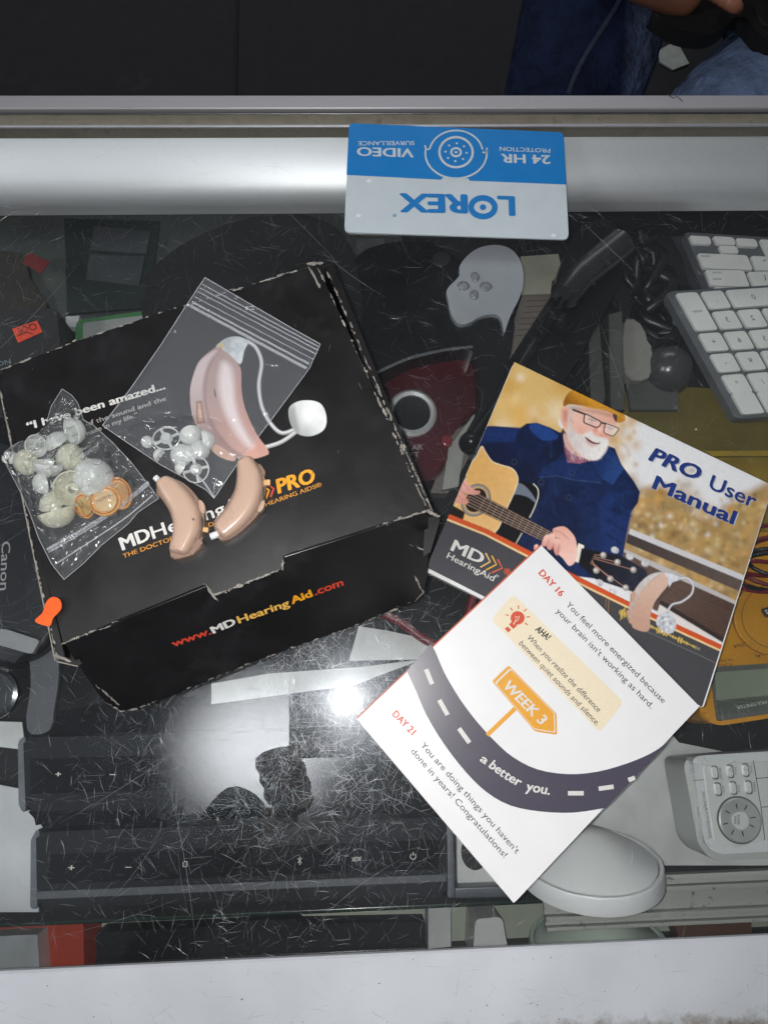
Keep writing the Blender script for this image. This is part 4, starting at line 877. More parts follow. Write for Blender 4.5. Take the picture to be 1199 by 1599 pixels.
arc = lambda r1, r2, a0, a1, n=26: [(cc[0]+r1*math.cos(math.radians(a0+(a1-a0)*k/n)), cc[1]+2+r2*math.sin(math.radians(a0+(a1-a0)*k/n))) for k in range(n+1)]
line('arc', arc(42, 36, 192, 350), 2.6, cz, cwhite, card, .02); line('arc', arc(48, 39, -8, 188), 2.8, cz, cwhite, card, .02)
line('tick', [(663.5, 226), (665, 233), (671, 232)], 2.8, cz, cwhite, card, .02); line('tick', [(753, 237), (758, 238), (760.5, 230)], 2.8, cz, cwhite, card, .02)
for x, y in ((560, 336), (576, 282), (864, 367)): decal('dot', circ(x, y, 4, 3, 14), cz, INK((222, 228, 232)), card, .02)

# ---------------------------------------------------------------- the black mailer box
ZB = 6.8
bk = mat('black_printed_board', (18, 17, 19), .38, var=.5, vs=35, bump=.12, bs=160)
grime(bk, (44, 42, 44), .54, .80, 30)
bk_in = mat('worn_board_edge', (150, 144, 132), .9, var=.3, vs=200); wear = mat('torn_board_fibre', (158, 153, 146), .95, var=.25, vs=300)
bx = thing('cardboard_box', 'black printed mailer box with a worn lid and a loose front flap', 'box', at(330, 760, 0))
lid = [(-70, 598), (-40, 586), (120, 530), (250, 488), (380, 448), (492, 413), (498, 416), (545, 512), (600, 640), (640, 730), (668, 797), (560, 832), (442, 869), (440, 888), (340, 926), (331, 931), (321, 914), (200, 964), (100, 1004), (60, 850), (20, 660), (-4, 585)]
lid = [(2, 577), (120, 532), (250, 488), (380, 448), (488, 414), (496, 416), (545, 520), (600, 643), (640, 733), (667, 796), (560, 832), (444, 869), (441, 888), (345, 926), (332, 931), (321, 915), (200, 965), (98, 1005), (60, 852), (28, 700), (2, 600)]
slab('lid', lid, ZB, .18, bk, bx, .03, 1)
# tray walls, standing on the glass
def wall(name, a, b, thk, z1=6.5):
    A, B = W(*a, z1), W(*b, z1); d = (B-A).normalized(); n = Vector((-d.y, d.x, 0))*thk
    return slabw(name, [A, B, B+n, A+n], z1-.05, bk, bx, .04, 1)
wall('side_wall', (664, 806), (506, 414), -.55); wall('side_wall', (90, 1030), (-10, 585), -.4)
wall('front_wall', (106, 1004), (658, 796), .3, 6.2); wall('back_wall', (500, 418), (4, 584), .3, 6.3)
z63 = 6.2
slabw('bottom', [W(*p, z63)-Vector((0, 0, 6.15)) for p in [(110, 1020), (650, 806), (500, 430), (8, 590)]], .05, bk, bx)
# side gusset of the box at the near left and right corners
slab('corner_fold', [(90, 1018), (104, 1000), (128, 1036), (122, 1041), (90, 1033)], 5.6, .12, bk, bx)
slab('corner_fold', [(664, 796), (682, 800), (687, 812), (672, 862), (661, 868)], 5.7, .12, bk, bx)
# front flap, hinged on the lid and slanting out over the glass
fp = plane3(W(100, 1005, ZB), W(668, 797, ZB), W(640, 945, 1.0))
flap = [(100, 1005), (200, 965), (321, 916), (332, 932), (345, 927), (441, 889), (444, 870), (560, 833), (668, 797), (669, 850), (667, 900), (663, 922), (650, 938), (560, 975), (400, 1032), (270, 1086), (212, 1107), (190, 1111), (172, 1104), (155, 1086), (125, 1042)]
slab('front_flap', flap, fp, .18, bk, bx, .03, 1)
def edge_wear(runs, n, parent, name='edge_wear', m=wear, w=1.6, lo=.0):
    v, f = [], []
    for pts, z, dens in runs:
        P = [np.array(p, float) for p in pts]; L = [np.linalg.norm(P[i+1]-P[i]) for i in range(len(P)-1)]
        for _ in range(int(n*dens*sum(L)/100)):
            r = rnd.random()*sum(L); i = 0
            while r > L[i]: r -= L[i]; i += 1
            t_ = (P[i+1]-P[i])/L[i]; nn = np.array([-t_[1], t_[0]]); c = P[i]+t_*r+nn*rnd.gauss(0, w*.45)
            a, b = abs(rnd.gauss(0, 3.2))+.8, abs(rnd.gauss(0, w*.5))+.35; k = len(v); mm = rnd.randint(5, 7)
            for q in range(mm):
                an = 6.283*q/mm; rr = rnd.uniform(.6, 1.2); p = c+t_*a*math.cos(an)*rr+nn*b*math.sin(an)*rr
                v.append(W(*p, up_(z, .016+rnd.random()*.012)))
            v.append(W(*c, up_(z, .05+rnd.random()*.03))); 
            f += [(k+q, k+(q+1) % mm, k+mm) for q in range(mm)]
    o = obj(name, v, f, m, parent); o['kind'] = 'stuff'; return o
edge_wear([([(98, 1005), (200, 965), (321, 915), (332, 930), (345, 926), (441, 888), (443, 869), (560, 832), (667, 797)], ZB, 2.6),
           ([(2, 577), (120, 532), (250, 488), (380, 448), (488, 414)], ZB, .6), ([(482, 412), (502, 410)], ZB, 14), ([(484, 418), (500, 450)], ZB, 6), ([(320, 914), (335, 932)], ZB, 10),
           ([(498, 420), (600, 643), (667, 796)], ZB, .7), ([(90, 1030), (60, 900), (20, 700), (0, 610)], 6.5, 1.3), ([(512, 425), (600, 630), (676, 800)], 6.5, 1.3), ([(660, 795), (684, 806)], 6.55, 12), ([(86, 1024), (108, 1032)], 6.5, 16),
           ([(664, 922), (650, 938), (560, 975), (400, 1032), (270, 1086), (212, 1107), (190, 1111), (165, 1097)], fp, .45), ([(648, 900), (660, 925)], fp, 2), ([(640, 850), (664, 860)], fp, .8), ([(150, 1070), (185, 1100)], fp, 2.2)], 26, bx)
v, f = [], []                                            # scattered chips in the print
ew = [([(10+rnd.uniform(0, 600), 440+rnd.uniform(0, 500)), (12+rnd.uniform(0, 600), 441)], ZB, 0)]
runs = []
for _ in range(90):
    x, y = rnd.uniform(20, 640), rnd.uniform(430, 960)
    # keep to the lid
    if not (y > 577-.335*x+12 and y < 1000-.36*x-10 and x < 480+(y-415)*.44): continue
    runs.append(([(x, y), (x+rnd.uniform(-1, 1), y+rnd.uniform(.5, 3))], ZB, rnd.choice([30, 40])))
edge_wear(runs, 2.2, bx, 'scuffs', mat('scuff_grey', (88, 84, 80), .9), .8)
line('fold_edge', [(0, 612), (20, 706), (60, 905), (86, 1032)], 1.6, 6.5, bk_in, bx, .02)
line('fold_edge', [(88, 1033), (122, 1041)], 1.6, 5.65, bk_in, bx, .02)
# lid printing
wi = INK((214, 212, 208)); gold = INK((232, 160, 28)); gold2 = INK((206, 140, 40)); redi = INK((200, 66, 44)); dullw = INK((168, 164, 160))
T('“I have been amazed...', (43, 672), (259, 607), 13.5, ZB, wi, bx, .035)
T('the quality of the sound and the', (66, 688), (260, 625), 8, ZB, dullw, bx, .01)
T('difference it has made in my life.”', (48, 713), (216, 650), 8, ZB, dullw, bx, .01)
T('MD', (191, 860), (237, 842), 22, ZB, wi, bx, .035); T('HearingAid', (239, 842), (402, 785), 21, ZB, wi, bx, .012)
T('PRO', (434, 771.5), (495, 752), 24, ZB, gold, bx, .045, .15)
for k, (c_, dx) in enumerate(((INK((214, 180, 110)), 0), (gold, 8), (redi, 16))):
    line('chevron', [(404+dx*.9, 761-dx*.3), (413+dx*.9, 768-dx*.3), (408+dx*.9, 781-dx*.3)], 3.0, ZB, c_, bx)
T('THE DOCTOR-DESIGNED AFFORDABLE HEARING AIDS®', (193, 872), (503, 759), 7, ZB, gold2, bx, .012)
# flap printing
for s_, p, q, c_, bd in [('www.', (271, 1011), (331, 990), redi, .03), ('MD', (333, 990), (370, 975), wi, .045), ('Hearing', (373, 974), (453, 946), INK((226, 178, 84)), .03), ('Aid', (456, 944), (489, 931), gold, .045), ('.com', (492, 930), (537, 914), redi, .03)]:
    T(s_, p, q, 17, fp, c_, bx, bd)
# printed picture of a hearing aid on the lid
hx = lambda x, y: (200+x/2.9975, 400+y/2.9975)
H_ = lambda L, **k: cr([hx(*p) for p in L], **k)
pr = Print((280, 500), (530, 500), (280, 740), ZB, .035)
pr.ln(H_([(560, 398), (600, 430), (625, 500), (612, 600), (625, 700), (665, 780), (720, 828), (790, 805)], closed=False), 6.5, (150, 150, 154)); pr.ln(H_([(560, 398), (600, 430), (625, 500), (612, 600), (625, 700), (665, 780), (720, 826), (790, 805)], closed=False), 2.2, (226, 226, 228), 2)
pr.ln(H_([(795, 815), (720, 868), (640, 895)], closed=False), 6.5, (160, 160, 162)); pr.ln(H_([(795, 813), (720, 866), (640, 893)], closed=False), 2, (224, 224, 224), 2)
pr.poly(H_([(410, 432), (450, 388), (510, 375), (562, 398), (545, 440), (525, 505), (470, 462)]), (168, 174, 180), 1.5, g=(hx(430, 400), hx(540, 460), (206, 212, 216)), tex=.35, ts=7)
pr.poly(H_([(415, 420), (440, 405), (450, 430), (430, 440)]), (205, 180, 120), 3, .8)
body_o = H_([(405, 430), (340, 485), (305, 560), (290, 640), (300, 740), (330, 805), (400, 880), (470, 930), (560, 952), (640, 935), (657, 912), (600, 830), (550, 720), (530, 620), (527, 525), (480, 465), (430, 432)])
pr.poly(body_o, (170, 144, 140), 1.5, g=(hx(300, 600), hx(640, 900), (202, 156, 142)))
pr.poly(H_([(430, 434), (380, 510), (358, 600), (362, 700), (400, 800), (470, 890), (560, 950), (480, 935), (400, 882), (330, 805), (300, 740), (290, 640), (305, 560), (340, 485)]), (204, 186, 186), 2, g=(hx(300, 500), hx(420, 900), (160, 130, 124)))
pr.ln(H_([(430, 434), (380, 510), (358, 600), (362, 700), (400, 800), (470, 890), (550, 950)], closed=False), 4, (150, 112, 112), 6, .85)
pr.poly(H_([(440, 500), (480, 520), (495, 600), (505, 700), (540, 800), (590, 880), (560, 890), (500, 820), (450, 720), (425, 600)]), (236, 222, 224), 12, .85)
pr.poly(H_([(525, 540), (530, 620), (550, 720), (600, 830), (650, 905), (620, 930), (560, 840), (515, 720), (505, 600)]), (190, 144, 132), 9, .6)
pr.poly([hx(*p) for p in [(318, 680), (345, 676), (360, 780), (322, 790)]], (150, 108, 92), 1.5); pr.poly([hx(*p) for p in [(325, 690), (340, 688), (350, 770), (330, 775)]], (196, 160, 140), 2, tex=.5, ts=3)
pr.poly(H_([(395, 880), (430, 890), (500, 940), (490, 960), (430, 940), (390, 905)]), (196, 158, 140), 1.5, tex=.3, ts=5)
pr.poly(H_([(750, 730), (770, 692), (830, 674), (900, 690), (928, 750), (918, 810), (860, 842), (800, 835), (765, 795)]), (168, 170, 170), 1.5, g=(hx(760, 800), hx(880, 720), (226, 228, 228)), tex=.12, ts=10)
pr.blob(*hx(845, 740), 15, (240, 242, 242), .9); pr.poly(H_([(752, 735), (775, 700), (790, 760), (800, 830), (770, 800)]), (120, 122, 124), 6, .5)
pr.build('printed_picture', vcol('lid_print_ink', .35, .2), bx, .02, cut=True)

# orange plastic tab at the box edge
t = slab('orange_tab', cr([(72, 940), (82, 932), (93, 936), (96, 948), (90, 958), (83, 964), (80, 974), (76, 978), (66, 976), (56, 972), (55, 967), (62, 962), (68, 954)], n=3), 7.2, .08, mat('orange_plastic', (240, 92, 20), .4, var=.06), None, .02); tag(t, 'small orange plastic tab lying across the left edge of the black box', 'tab')
line('crease', [(67, 956), (84, 960)], .8, 7.2, INK((206, 72, 14)), t, .01)

# ---------------------------------------------------------------- hearing aids
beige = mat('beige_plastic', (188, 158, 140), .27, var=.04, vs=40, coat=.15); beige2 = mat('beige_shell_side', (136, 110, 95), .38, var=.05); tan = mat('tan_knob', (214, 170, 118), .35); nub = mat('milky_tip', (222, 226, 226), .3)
AT = ZB+1.15
g = lambda x, y: (220+x/5.45, 640+y/5.45)
G_ = lambda L, n=4: cr([g(*p) for p in L], n=n)
def loft(name, st, z0, h, m, parent, nseg=7):
    """rounded shell following a bent centre line; st = (pixel x, y, half width in pixels)"""
    C = np.array(cr([g(x, y) for x, y, w in st], False, nseg)); Wd = np.interp(np.linspace(0, len(st)-1, len(C)), range(len(st)), [w/5.45 for x, y, w in st])
    N = len(C); v, f = [], []; K = 17
    for i in range(N):
        t = C[min(i+1, N-1)]-C[max(i-1, 0)]; t = t/np.linalg.norm(t); n_ = np.array([-t[1], t[0]]); e = min(i, N-1-i)/4.0
        k = math.sqrt(max(0.0, 1-(1-min(1, e))**2)); k = .55+.45*k if e > 0 else .50; hz = h*(.62+.38*min(1, e)) if e > 0 else h*.45
        for j in range(K):
            s_ = -1+2*j/(K-1); a = math.pi*(1-j/(K-1)); c_, d_ = math.cos(a), math.sin(a)
            u = math.copysign(abs(c_)**.62, c_); w_ = abs(d_)**.62
            p = W(*(C[i]+n_*u*Wd[i]*k), z0+h*.5); v.append(Vector((p.x, p.y, z0+hz*w_)))
    for i in range(N-1):
        for j in range(K-1): a = i*K+j; f.append((a, a+1, a+K+1, a+K))
        f.append((i*K, (i+1)*K, (i+1)*K+K-1, i*K+K-1))
    f += [tuple(range(K))[::-1], tuple(range((N-1)*K, N*K))]
    bm = bmesh.new(); vs = [bm.verts.new(p) for p in v]
    for q in f:
        try: bm.faces.new([vs[i] for i in q])
        except ValueError: pass
    return bobj(name, bm, m, parent, 60)
def aid(label, outline, back, extra):
    p = at(*g(*outline[0]), ZB); t = thing('hearing_aid', label, 'hearing aid', p, 'hearing aids on the box')
    bz = AT-.42
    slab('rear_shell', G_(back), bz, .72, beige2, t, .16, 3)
    loft('front_shell', extra, ZB+.30, .98, beige, t)
    return t
A1 = [(185, 556), (250, 562), (330, 600), (400, 660), (460, 740), (500, 830), (515, 930), (505, 1010), (480, 1090), (440, 1150), (420, 1212), (350, 1232), (270, 1245), (232, 1212), (245, 1160), (266, 1080), (272, 990), (250, 900), (215, 820), (160, 750), (118, 690), (130, 615)]
B1 = [(190, 575), (260, 580), (340, 610), (420, 670), (485, 750), (525, 830), (540, 930), (530, 1030), (505, 1095), (528, 1130), (500, 1180), (440, 1232), (360, 1255), (290, 1272), (245, 1240), (250, 1160), (270, 1080), (276, 990), (255, 900), (220, 820), (170, 750), (125, 690)]
a1 = aid('smaller looking beige hearing aid on the left, pin holes showing, pointing down', A1, B1, [(178, 578, 50), (205, 625, 82), (262, 690, 104), (335, 785, 118), (382, 890, 128), (390, 1000, 122), (362, 1100, 104), (330, 1175, 92), (318, 1228, 78)])
slab('volume_wheel', G_([(490, 765), (520, 775), (545, 820), (540, 870), (515, 880), (495, 830)], 3), AT-.35, .4, beige, a1, .08, 3)
slab('switch', rc([g(*p) for p in [(515, 995), (575, 1005), (568, 1045), (510, 1030)]], 1.5), AT-.4, .25, tan, a1, .06)
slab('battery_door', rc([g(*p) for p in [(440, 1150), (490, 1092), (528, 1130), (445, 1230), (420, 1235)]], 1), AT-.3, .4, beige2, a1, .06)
slab('seam', rc([g(*p) for p in [(516, 900), (532, 930), (530, 1000), (505, 1100), (495, 1095), (516, 1000)]], 1), AT-.36, .3, mat('chrome_clip', (120, 112, 106), .2, .7), a1, .03)
for p in ((210, 650), (445, 930), (285, 1170)): slab('pin_hole', circ(*g(*p), 2.2, 2.0, 12), ZB+1.27, .12, INK((128, 94, 76)), a1)
c0, c1 = W(*g(150, 600), AT-.5), W(*g(122, 572), AT-.5); tube('tube_nub', [c0, c0*.5+c1*.5, c1], .17, nub, a1, 10)
A2 = [(822, 405), (900, 410), (975, 440), (1020, 510), (1040, 600), (1040, 700), (1015, 800), (960, 890), (880, 970), (780, 1050), (685, 1105), (650, 1065), (608, 965), (620, 925), (680, 870), (740, 780), (790, 680), (810, 570), (802, 470)]
B2 = [(830, 410), (910, 415), (990, 445), (1035, 510), (1056, 600), (1058, 700), (1035, 810), (985, 905), (905, 985), (800, 1070), (700, 1115), (660, 1090), (615, 975), (630, 935), (690, 870), (745, 780), (795, 680), (815, 570)]
a2 = aid('longer looking beige hearing aid on the right, glossy highlight at its lower end', A2, B2, [(872, 412, 62), (892, 462, 84), (920, 550, 110), (924, 650, 120), (900, 750, 122), (850, 850, 118), (782, 935, 110), (705, 1010, 98), (658, 1050, 74)])
slab('volume_wheel', G_([(1010, 800), (1050, 760), (1050, 820), (1020, 860), (990, 860)], 3), AT-.35, .4, beige, a2, .08, 3)
slab('switch', rc([g(*p) for p in [(1045, 595), (1100, 592), (1098, 640), (1045, 640)]], 1.5), AT-.4, .25, tan, a2, .06)
slab('battery_door', rc([g(*p) for p in [(1010, 455), (1055, 515), (1060, 550), (1030, 560), (1020, 500)]], 1), AT-.35, .35, beige2, a2, .06)
slab('seam', rc([g(*p) for p in [(1042, 650), (1054, 660), (1052, 750), (1038, 790), (1032, 780)]], 1), AT-.36, .3, mat('chrome_clip2', (120, 112, 106), .2, .7), a2, .03)
c0, c1 = W(*g(660, 1055), AT-.55), W(*g(592, 1080), AT-.55); tube('tube_nub', [c0, c0*.5+c1*.5, c1], .2, nub, a2, 10)

# ---------------------------------------------------------------- silicone ear tips and the bags that hold them
sil_t = silicone('milky_silicone', (214, 217, 214)); sil_y = silicone('yellowed_silicone', (212, 211, 188))
def rotf(tilt, az):
    e3 = Vector((math.sin(tilt)*math.cos(az), math.sin(tilt)*math.sin(az), math.cos(tilt))); ex = e3.orthogonal().normalized(); return ex, e3.cross(ex)
def tip(x, y, r, label, m, tilt=.5, az=0, zc=None, grp='ear tips in the crumpled bag', open_=False):
    if zc is None: r *= 1.18
    """mushroom-shaped ear tip; r in pixels"""
    zc = ZB+.12+r/29*.55 if zc is None else zc; c = W(x, y, zc); R = r/29.5; ex, ey = rotf(tilt, az)
    t = thing('ear_tip', label, 'ear tip', (c.x, c.y, zc-R*.5), grp)
    if open_:
        lathe('rim', [(R, 0), (R*1.0, .06), (R*.92, .07), (R*.90, 0)], c, m, t, 28, ex, ey)
        for k in range(4):
            a = k*math.pi/2+az; d = ex*math.cos(a)+ey*math.sin(a); tube('spoke', [c+d*R*.35, c+d*R*.93], R*.12, m, t, 6)
        lathe('cap', [(0, R*.45), (R*.3, R*.38), (R*.45, R*.1), (R*.45, -.04), (R*.3, -.06)], c, m, t, 20, ex, ey)
    else:
        lathe('cap', [(0, R*.62), (R*.35, R*.57), (R*.7, R*.36), (R*.93, 0), (R, -R*.32), (R*.93, -R*.35), (R*.82, -R*.02), (R*.5, R*.25)], c, m, t, 28, ex, ey)
        lathe('stem', [(R*.33, R*.3), (R*.33, -R*.5), (R*.2, -R*.55), (R*.18, R*.1)], c, m, t, 18, ex, ey)
    return t
tips = [(118, 672, 20, 'pale bluish ear tip on its side at the top of the crumpled bag', sil_t, 2.2, .6), (87, 687, 17, 'bluish ear tip under the folded peak of the crumpled bag', sil_t, .9, 2.2), (54, 697, 16, 'small clouded ear tip near the upper left of the crumpled bag', sil_t, 2.3, 3.0),
        (16, 713, 11, 'tiny ear tip in the far left corner of the crumpled bag', sil_t, .6, 1.2), (37, 722, 18, 'ear tip near the left edge of the crumpled bag', sil_y, .5, 4.0), (108, 714, 19, 'yellowed ear tip facing up with its hole showing', sil_y, .35, 5.0),
        (75, 730, 21, 'teardrop ear tip in the middle left of the crumpled bag', sil_t, 2.0, 4.5), (63, 755, 16, 'half hidden dim ear tip below the teardrop one', sil_t, 1.0, 3.5), (114, 761, 25, 'broad ear tip in the middle of the crumpled bag, beside the battery pack', sil_y, 2.6, 2.0),
        (145, 741, 27, 'largest ear tip, bright with glints, above the battery pack', sil_t, .3, .5), (80, 782, 18, 'ear tip partly under the lowest one', sil_y, .8, 1.8), (91, 806, 25, 'lowest ear tip, with its open mouth turned down', sil_y, 1.9, 5.0)]
for x, y, r, lab, m_, tl, az in tips: tip(x, y, r, lab, m_, tl, az)
# zinc-air battery packs
def pack(x, y, rx, ry_, zt, label, ring, centre, txt=None, txtc=(150, 110, 60)):
    t = thing('battery_pack', label, 'battery pack', at(x, y, zt-.3), 'round battery packs in the crumpled bag')
    slab('card_disc', circ(x, y, rx, ry_, 30, -20), zt, .18, mat('orange_card', ring, .4, var=.3, vs=150), t, .03)
    slab('blister', circ(x+1, y, rx*.72, ry_*.72, 28, -20), zt+.12, .12, mat('cream_centre', centre, .3, var=.15, vs=120), t, .05, 3)
    line('print_ring', circ(x, y, rx*.86, ry_*.86, 30, -20), 2, zt, INK((150, 84, 20)), t, .01, True)
    if txt: T(txt, (x-rx*.5, y+4), (x+rx*.52, y-7), 6, zt+.12, INK(txtc), t, .015)
    return t
pack(185, 770, 20, 26, ZB+.35, 'orange battery pack mostly under the other one, by the zip of the crumpled bag', (214, 140, 40), (176, 132, 80))
pack(131, 790, 14, 20, ZB+.4, 'orange battery pack showing between the ear tips', (224, 150, 30), (190, 150, 70))
pack(163, 782, 25, 23, ZB+.62, 'top battery pack with a pale band and the word PREMIUM', (226, 160, 60), (206, 176, 130), 'PREMIUM')
# crumpled zip bag
bagm = film('crumpled_bag_film', .07, 2.2, .09, hazec=(.85, .88, .92)); 
bag2 = thing('zip_bag', 'crumpled clear zip bag full of ear tips and orange battery packs', 'zip bag', at(110, 760, ZB))
cen = [(t_[0], t_[1], t_[2]) for t_ in tips]+[(163, 782, 24), (185, 770, 22)]
def crumple(x, y, u, w):
    h = .12
    for a, b, r in cen:
        d = math.hypot(x-a, y-b); h = max(h, .10+(r/29*1.25+.1)*max(0, 1-(d/(r*1.45))**2)**.5)
    ed = min(u, 1-u, w, 1-w); n1 = abs(vnoise([x+300], [y], 15, 11)[0]-.5)*2; n2 = abs(vnoise([x], [y+200], 6, 12)[0]-.5)*2; n3 = abs(vnoise([x*.7+y*.7], [y*.5-x*.5+400], 9, 13)[0]-.5)*2
    k = min(1, ed*9)
    return h*min(1, ed*12+.15)+k*(.34*(1-n1)**2+.16*(1-n2)+.22*(1-n3)**2)
edges = [[(97, 607), (112, 617), (122, 630), (130, 655), (146, 664), (175, 690), (205, 722), (248, 778)], [(248, 778), (215, 800), (200, 818), (160, 850), (130, 880), (100, 905)], [(100, 905), (80, 880), (60, 840), (48, 805), (33, 770), (18, 742), (3, 712)], [(3, 712), (14, 700), (30, 690), (62, 675), (72, 662), (80, 634), (97, 607)]]
coons(edges, ZB, 110, 110, bagm, 'film', bag2, crumple)
zs = film('zip_strip_film', .30, 2.0, .1, hazec=(.8, .82, .88))
def zipline(name, a, b, w, z, m, parent, h=.06):
    A, B = W(*a, z), W(*b, z); n = 24; P = [A.lerp(B, i/n)+Vector((0, 0, h*math.sin(i*1.7)*.3)) for i in range(n+1)]
    return tube(name, P, w, m, parent, 6)
for off, w_ in ((0, .09), (4, .05), (22, .045)):
    q = [(82+off*.55, 880+off*1.05-22), (140+off*.3, 838+off-18), (190+off*.3, 800+off-14), (236+off*.3-4, 752+off*.95)] 
    tube('zip_ridge', [W(x, y, ZB+.32+.1*math.sin(i)) for i, (x, y) in enumerate(cr([(x-8 if i == 0 else x, y) for i, (x, y) in enumerate(q)], False, 4))], w_, zs, bag2, 6)
T('INSPECT', (128, 716), (156, 698), 6, ZB+1.05, INK((170, 170, 176)), bag2)
# flat zip bag with small open tips
bag1f = film('flat_bag_film', .10, 1.3, .06, hazec=(.75, .78, .86), bump=.12, bs=50)
bag1 = thing('zip_bag', 'flat clear zip bag over the printed picture, holding small open ear tips', 'zip bag', at(325, 610, ZB))
sm = [(231, 689, 9, 'tiny cone-shaped tip at the left end of the flat bag', 0), (260, 685, 19, 'open ear tip with windows, left of the others in the flat bag', 1), (247, 709, 10, 'small round tip below the left open one', 0), (280, 711, 16, 'clouded tip in the middle of the flat bag cluster', 0),
      (299, 682, 16, 'cone tip standing up at the top of the flat bag cluster', 0), (325, 686, 15, 'flared tip against the printed hearing aid', 0), (294, 706, 14, 'bright tip in the centre of the cluster', 0), (281, 728, 11, 'small tip just above the lowest one', 0), (306, 733, 19, 'lowest open ear tip with windows in the flat bag', 1), (313, 703, 14, 'tip behind the lower ones at the right of the cluster', 0)]
for i, (x, y, r, lab, op) in enumerate(sm): tip(x, y, r*1.18, lab, sil_t, .25 if op else .5+.5*(i % 3), i*1.3, ZB+.32, 'small ear tips in the flat zip bag', bool(op))
def flat(x, y, u, w):
    h = .10+.10*vnoise([x+90], [y], 40, 21)[0]
    for a, b, r, *_ in sm:
        d = math.hypot(x-a, y-b); h = max(h, .12+.62*max(0, 1-(d/34)**2))
    n = abs(vnoise([x*.8+y*.5], [y-x*.3+300], 26, 22)[0]-.5)*2
    ed = min(u, 1-u, w, 1-w); return h*min(1, ed*14+.35)+.10*(1-n)**3
E1 = [[(320, 433), (380, 468), (440, 503), (500, 537)], [(500, 537), (483, 575), (420, 660), (370, 725), (334, 778)], [(334, 778), (322, 765), (250, 725), (190, 685), (160, 664)], [(160, 664), (205, 605), (250, 540), (290, 478), (320, 433)]]
coons(E1, ZB, 80, 90, bag1f, 'film', bag1, flat)
for (a, b, w_) in [((297, 477), (479, 575), .10), ((300, 471), (483, 568), .07), ((309, 455), (494, 553), .035), ((312, 449), (497, 547), .035), ((315, 443), (499, 542), .035), ((304, 463), (489, 561), .03)]:
    zipline('zip_ridge', a, b, w_, ZB+.2, zs, bag1)
ez = film('bag_seal', .35, 2.0, .1)
for i in range(4):
    P = [W(*p, ZB+.2) for p in E1[i]]; tube('seal', P, .022, ez, bag1, 6)
tube('crease', [W(*p, ZB+.3) for p in [(300, 735), (318, 752), (330, 770), (334, 776)]], .05, ez, bag1, 6)
for i in range(4):
    P = [W(*p, ZB+.22) for p in edges[i]]; tube('seal', P, .016, ez, bag2, 6)

# ---------------------------------------------------------------- the user manual
mn = thing('user_manual', 'glossy user manual with a photo of a guitar player on its cover', 'booklet', at(930, 820, 0))
MZ = .42
paper = mat('paper_white', (226, 226, 226), .6, var=.03)
TR = W(803, 565, MZ)+(W(1098, 1103, MZ)-W(668, 885, MZ)); trx, try_ = [float(q[0]) for q in proj(np.array([TR]))]
MC = [(803, 565), (trx, try_), (1098, 1104), (666, 886)]
slab('pages', rc([(801, 568), (trx, try_+2), (1098, 1106), (664, 892)], 4), .37, .36, paper, mn, .03, 1)
pr = Print((803, 565), (trx, try_), (666, 886), MZ, .043)
# --- picture of the cover, in the inks it is printed in
pr.fill((226, 226, 228))
ex_ = lambda L, **k: cr(L, **k)
pr.poly([(780, 540), (1010, 540), (930, 700), (990, 830), (650, 830), (690, 700)], (214, 178, 112), 40)
R2 = np.random.default_rng(4)
for _ in range(90):
    x, y = R2.uniform(700, 985), R2.uniform(560, 780); c_ = [(216, 168, 78), (196, 150, 70), (232, 206, 160), (240, 236, 230), (222, 186, 120), (240, 232, 214)][R2.integers(6)]
    pr.blob(x, y, R2.uniform(7, 20), c_, .6)
pr.poly(cr([(985, 800), (1000, 768), (1030, 758), (1060, 775), (1082, 800), (1110, 812), (1135, 790), (1165, 770), (1230, 760), (1230, 950), (985, 900)]), (176, 142, 88), 14, .95)
for _ in range(42):
    x, y = R2.uniform(935, 995), R2.uniform(640, 780); pr.blob(x, y, R2.uniform(3, 10), [(196, 150, 96), (228, 224, 222), (214, 190, 150), (176, 140, 96)][R2.integers(4)], .5)
# autumn trees behind the bench
def bench_y(x): return 825+(x-983)*.41
for _ in range(520):
    x = R2.uniform(975, 1215); top = 775+26*math.sin((x-980)/22)-(38 if x < 1040 else 0)-(18 if 1050 < x < 1085 else 0)+(28 if 1090 < x < 1125 else -6 if x > 1125 else 0)
    y = R2.uniform(top, bench_y(x)+95)
    pr.blob(x, y, R2.uniform(3, 11), [(172, 134, 74), (186, 150, 92), (138, 114, 72), (200, 166, 96), (150, 128, 84), (164, 140, 100)][R2.integers(6)], .42)
for _ in range(260):
    x = R2.uniform(990, 1205); y = R2.uniform(760, bench_y(x)+50)
    if pr is not None and (y > 792-(24 if x < 1040 or x > 1135 else 0)): pr.blob(x, y, R2.uniform(2.5, 7), [(98, 76, 46), (224, 178, 96), (120, 96, 62), (196, 140, 60), (80, 70, 48), (236, 214, 176)][R2.integers(6)], .38)
for x, y in ((1032, 820), (1046, 806), (1018, 838), (1105, 835), (1118, 818)): pr.blob(x, y, 4, (222, 222, 224), .6)
for _ in range(170):
    x = R2.uniform(985, 1200); y = R2.uniform(790, bench_y(x)+60); pr.blob(x, y, R2.uniform(2, 4.5), [(110, 88, 56), (214, 186, 130), (128, 100, 60), (226, 208, 170)][R2.integers(4)], .35)
f4 = lambda x, y: (840+x/3.34, 760+y/3.34)
P4 = lambda L: [f4(*p) for p in L]
pr.poly(P4([(450, 325), (700, 435), (1040, 600), (1034, 622), (640, 450), (445, 350)]), (186, 182, 182), 1.5)
pr.poly(P4([(445, 340), (640, 440), (1035, 618), (975, 812), (600, 640), (430, 480)]), (96, 78, 70), 1.5, g=(f4(700, 450), f4(900, 760), (78, 60, 52)), tex=.25, ts=3)
